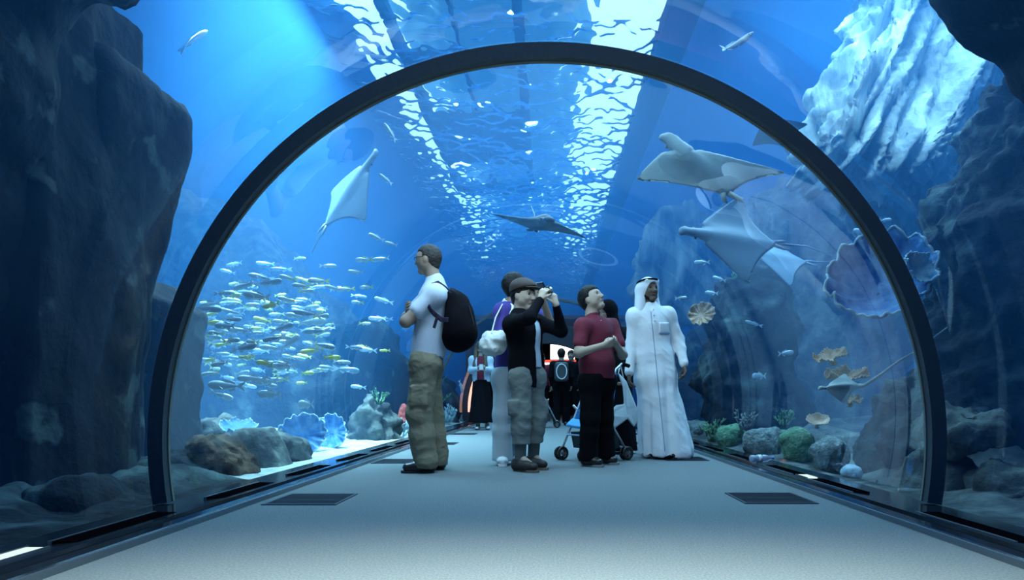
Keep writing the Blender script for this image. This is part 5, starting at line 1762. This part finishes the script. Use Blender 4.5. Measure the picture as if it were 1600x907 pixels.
# ---- strollers
def stroller(px, Y, d, label, seatm, group=None, sc=1.0):
    """d = +1 faces right, -1 faces left"""
    g = Vector((P(px, 625, Y).x, Y, 0))
    r = empty('stroller', g, label, 'stroller', group)
    at = lambda x, y, z: g + Vector((d * x, y, z)) * sc
    W_ = .20
    for y in (-W_, W_):
        mb = MB(); mb.tube([at(.30, y, .10), at(.18, y, .34), at(-.02, y, .74), at(-.12, y, .96), at(-.20, y, 1.02)], .012, 8); mb.build('side_tube', METAL, r, True)
        mb = MB(); mb.tube([at(-.26, y, .10), at(-.02, y, .44), at(.14, y, .58)], .011, 8); mb.build('rear_tube', METAL, r, True)
        mb = MB(); mb.tube([at(-.20, y, 1.02), at(-.30, y, 1.00)], .018, 8); mb.build('handle', BLACKC, r, True)
        for x in (.30, -.26):
            for dy in (-.028, .028):
                wc = at(x, y + dy, .076)
                mb = MB()
                mb.grid(lambda u, v, wc=wc: (wc.x + (.056 + .018 * math.cos(6.2832 * v)) * sc * math.cos(6.2832 * u), wc.y + .014 * sc * math.sin(6.2832 * v), wc.z + (.056 + .018 * math.cos(6.2832 * v)) * sc * math.sin(6.2832 * u)), 20, 8)
                wh = mb.build('wheel', SHOE_B, r, True)
                mb = MB(); mb.tube([wc + Vector((0, -.008, 0)), wc + Vector((0, .008, 0))], .016, 8)
                for a in range(5):
                    mb.tube([wc, wc + Vector((math.cos(a * 1.2566), 0, math.sin(a * 1.2566))) * .050 * sc], .005, 5)
                mb.build('hub', mat('grey_plastic', (.12, .13, .14), rough=.5), wh)
            mb = MB(); mb.tube([at(x, y - .03, .076), at(x, y + .03, .076)], .007, 6); mb.build('axle', METAL, r)
    mb = MB(); mb.tube([at(-.26, -W_, .14), at(-.26, W_, .14)], .009, 6); mb.build('cross_brace', METAL, r)
    mb = MB(); mb.tube([at(.22, -W_, .27), at(.22, W_, .27)], .009, 6); mb.build('foot_rest', METAL, r)
    sh = [(.24, .36), (.16, .42), (-.02, .40), (-.06, .46), (-.10, .70), (-.14, .94)]
    mb = MB()
    for side in (0, 1):
        pass
    mb.grid(lambda u, v: at(*(lambda i, t: (sh[i][0] + (sh[i + 1][0] - sh[i][0]) * t, 0, sh[i][1] + (sh[i + 1][1] - sh[i][1]) * t))(min(4, int(v * 5)), v * 5 - min(4, int(v * 5)))) + Vector((-.03 * math.sin(math.pi * u) * d, (u - .5) * 2 * W_ * .95, -.02 * math.sin(math.pi * u))) * sc, 10, 25)
    so = mb.build('seat', seatm, r, True)
    sm_ = so.modifiers.new('t', 'SOLIDIFY'); sm_.thickness = .02
    for y in (-W_ * .97, W_ * .97):
        mb = MB(); q_ = [at(.16, y, .42), at(-.05, y, .42), at(-.14, y, .92), at(-.10, y, .80), at(.02, y, .58)]
        n = len(q_); V = [p + Vector((0, -.006, 0)) for p in q_] + [p + Vector((0, .006, 0)) for p in q_]
        mb.add(V, [tuple(range(n)), tuple(range(2 * n - 1, n - 1, -1))] + [(i, n + i, n + (i + 1) % n, (i + 1) % n) for i in range(n)]); mb.build('side_panel', seatm, r)
    mb = MB()
    bq = [(.20, .30), (.16, .13), (-.20, .13), (-.16, .30)]
    V = [at(x, y, z) for y in (-.17, .17) for x, z in bq]
    mb.add(V, [(0, 1, 2, 3), (7, 6, 5, 4), (0, 4, 5, 1), (1, 5, 6, 2), (2, 6, 7, 3)]); mb.build('basket', mat('mesh_basket', (.02, .03, .04), rough=.8), r)
    return r


st = stroller(930, 5.98, -1, 'light blue folding stroller half hidden behind the maroon polo boy', mat('sky_blue_fabric', (.06, .32, .60), rough=.7), sc=.88)
st.rotation_euler = (0, 0, R(35))
stroller(847, 13.0, 1, 'dark far stroller glimpsed beside the legs of the capped boy', DKC)
# ================================================================= floor vents, ledge slots, bottle, lobby
GRILLE = mat('vent_grille', (0.012, 0.018, 0.03), rough=.5, metal=.3)
BLACKM = MATS['black_plastic']
vents = [(-1.33, 3.62), (1.27, 3.66), (-1.36, 5.85), (1.30, 6.1), (-1.36, 8.2), (1.30, 8.3), (-1.36, 10.5), (1.30, 10.5), (-1.36, 12.8), (1.30, 12.8)]
NM = ['nearest floor vent on the left of the carpet', 'nearest floor vent on the right of the carpet', 'floor vent left of the backpack man', 'floor vent beside the white robe hem',
      'third floor vent from the front along the left edge', 'third floor vent from the front along the right edge', 'fourth floor vent from the front along the left edge', 'fourth floor vent from the front along the right edge',
      'farthest floor vent along the left edge', 'farthest floor vent along the right edge']
for (x, y), lb in zip(vents, NM):
    r = empty('floor_vent', (x, y, 0), 'dark square ' + lb, 'floor vent', 'floor vents in the carpet')
    mb = MB()
    for a, b_, c, d in ((-.2, -.2, .2, -.185), (-.2, .185, .2, .2), (-.2, -.185, -.185, .185), (.185, -.185, .2, .185)):
        mb.box((x + a, y + b_, 0), (x + c, y + d, .005))
    mb.build('frame', GRILLE, r)
    mb = MB(); mb.box((x - .185, y - .185, 0), (x + .185, y + .185, .0012))
    for i in range(14):
        yy = y - .175 + .027 * i
        mb.box((x - .185, yy, .001), (x + .185, yy + .010, .004))
    mb.build('grille', GRILLE, r)
STRIPL = emission('strip_glass', (.72, .95, .85), 0.9)
SLOT = mat('slot_black', (.002, .002, .003), rough=.8, spec=0.0)
k = 0
for sg, nm in ((-1, 'left'), (1, 'right')):
    for i, y in enumerate((2.75, 3.85, 4.95, 6.05, 7.15, 8.25)):
        if sg > 0 and i == 1: y = 4.05
        r = empty('light_slot', (sg * 1.83, y, .02), '%s dark recessed slot in the %s ledge%s' % (('nearest', 'second', 'third', 'fourth', 'fifth', 'farthest')[i], nm, ''), 'light slot', 'recessed slots in the ledges')
        mb = MB(); mb.box((sg * 1.83 - .05, y - .32, .010), (sg * 1.83 + .05, y + .32, .0265)); mb.build('slot', SLOT, r)
        mb = MB(); mb.box((sg * 1.83 - .06, y - .33, .010), (sg * 1.83 - .05, y + .33, .029)); mb.build('rim', STRIP, r)
for x, y0, y1, lb in ((-1.86, 1.75, 2.33, 'pale glowing strip light in the left ledge near the frame edge'), (1.83, 4.42, 4.60, 'short pale strip light in the right ledge before the bottle')):
    r = empty('strip_light', (x, (y0 + y1) / 2, .02), lb, 'strip light')
    mb = MB(); mb.box((x - .035, y0, .016), (x + .035, y1, .028)); mb.build('strip_glass', STRIPL, r)
    mb = MB(); mb.box((x - .045, y0 - .01, .01), (x - .035, y1 + .01, .030)); mb.box((x + .035, y0 - .01, .01), (x + .045, y1 + .01, .030)); mb.build('housing', STRIP, r)

# the bottle left on the ledge
BOT = mat('clear_plastic', (.62, .74, .95), rough=.12, spec=.9)
bs = BOT.node_tree.nodes['Principled BSDF']; bs.inputs['Transmission Weight'].default_value = .55; bs.inputs['Alpha'].default_value = .8
a = Vector((1.70, 5.36, .068)); d = Vector((.98, .2, .02)).normalized()
mb = MB()
pr = [(0, .022), (.006, .030), (.02, .033), (.05, .031), (.055, .029), (.06, .033), (.10, .033), (.105, .030), (.11, .033), (.145, .032), (.17, .022), (.185, .013), (.20, .013)]
mb.tube([a + d * t for t, r_ in pr], [r_ for t, r_ in pr], 20)
bo = mb.build('plastic_bottle', BOT, smooth=True); tag(bo, 'clear plastic bottle lying on the right ledge', 'bottle')
mb = MB(); mb.tube([a + d * .197, a + d * .215], .015, 16); mb.build('cap', mat('blue_cap', (.1, .2, .6), rough=.4), bo)
mb = MB(); mb.tube([a + d * .065, a + d * .098], .0338, 20); mb.build('bottle_label', mat('white_label', (.75, .8, .9), rough=.4), bo, True)

# end wall of the tunnel and the lobby beyond it
WALLB = mat('lobby_wall', (.02, .03, .05), rough=.8)
mb = MB()
n = 48
inner = arc(1.72, TZ, n, 0.0); outer = [(x * 1.32, TZ + (z - TZ) * 1.32 if z > .01 else 0) for x, z in inner]
V = [(x, Y_END + yy, z) for yy in (0, .25) for x, z in inner] + [(x, Y_END + yy, z) for yy in (0, .25) for x, z in outer]
m = n + 1
F = []
for i in range(n):
    F += [(i, i + 1, 2 * m + i + 1, 2 * m + i), (m + i + 1, m + i, 3 * m + i, 3 * m + i + 1), (i + 1, i, m + i, m + i + 1), (2 * m + i, 2 * m + i + 1, 3 * m + i + 1, 3 * m + i)]
mb.add(V, F)
tag(mb.build('wall_back', WALLB), kind='structure')
mb = MB(); mb.box((-2.1, 24, 0), (2.1, 24.2, 2.75)); mb.box((-2.2, Y_END + .3, 0), (-2.1, 24.2, 2.75)); mb.box((2.1, Y_END + .3, 0), (2.2, 24.2, 2.75)); mb.box((-2.2, Y_END + .3, 2.75), (2.2, 24.2, 2.85))
tag(mb.build('wall_lobby', mat('lobby_dark', (.05, .03, .035), rough=.8)), kind='structure')
for x0, x1, y0, y1, col, es, lb, cat in (
        (860, 898, 532, 562, (1.0, .86, .80), 3.0, 'bright white lit panel in the far lobby above the walking visitor', 'lit panel'),
        (842, 866, 567, 584, (1.0, .80, .78), 2.2, 'small bright lit panel low in the far lobby', 'lit panel'),
        (836, 900, 563, 566, (.8, .05, .03), 2.0, 'red glowing band in the far lobby', 'lit panel')):
    A = P(x0, y1, 23.0); B_ = P(x1, y0, 23.0)
    r = empty('lit_panel', ((A.x + B_.x) / 2, 23.0, (A.z + B_.z) / 2), lb, cat)
    mb = MB(); mb.box((A.x, 22.97, A.z), (B_.x, 23.0, B_.z)); mb.build('diffuser', emission('warm_panel', col, es), r)
    mb = MB(); mb.box((A.x, 23.0, A.z), (B_.x, 23.12, B_.z)); mb.build('housing', WALLB, r)
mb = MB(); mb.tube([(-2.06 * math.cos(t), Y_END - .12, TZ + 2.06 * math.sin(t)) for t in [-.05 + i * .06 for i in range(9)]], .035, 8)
tag(mb.build('arch_edge_glow', emission('warm_edge', (1.0, .55, .42), 1.1), smooth=True), 'far left tunnel edge beside the black skirt with lobby light painted as warm glow', 'tunnel edge')  # lobby light on the end ring, painted as emission; not a lamp
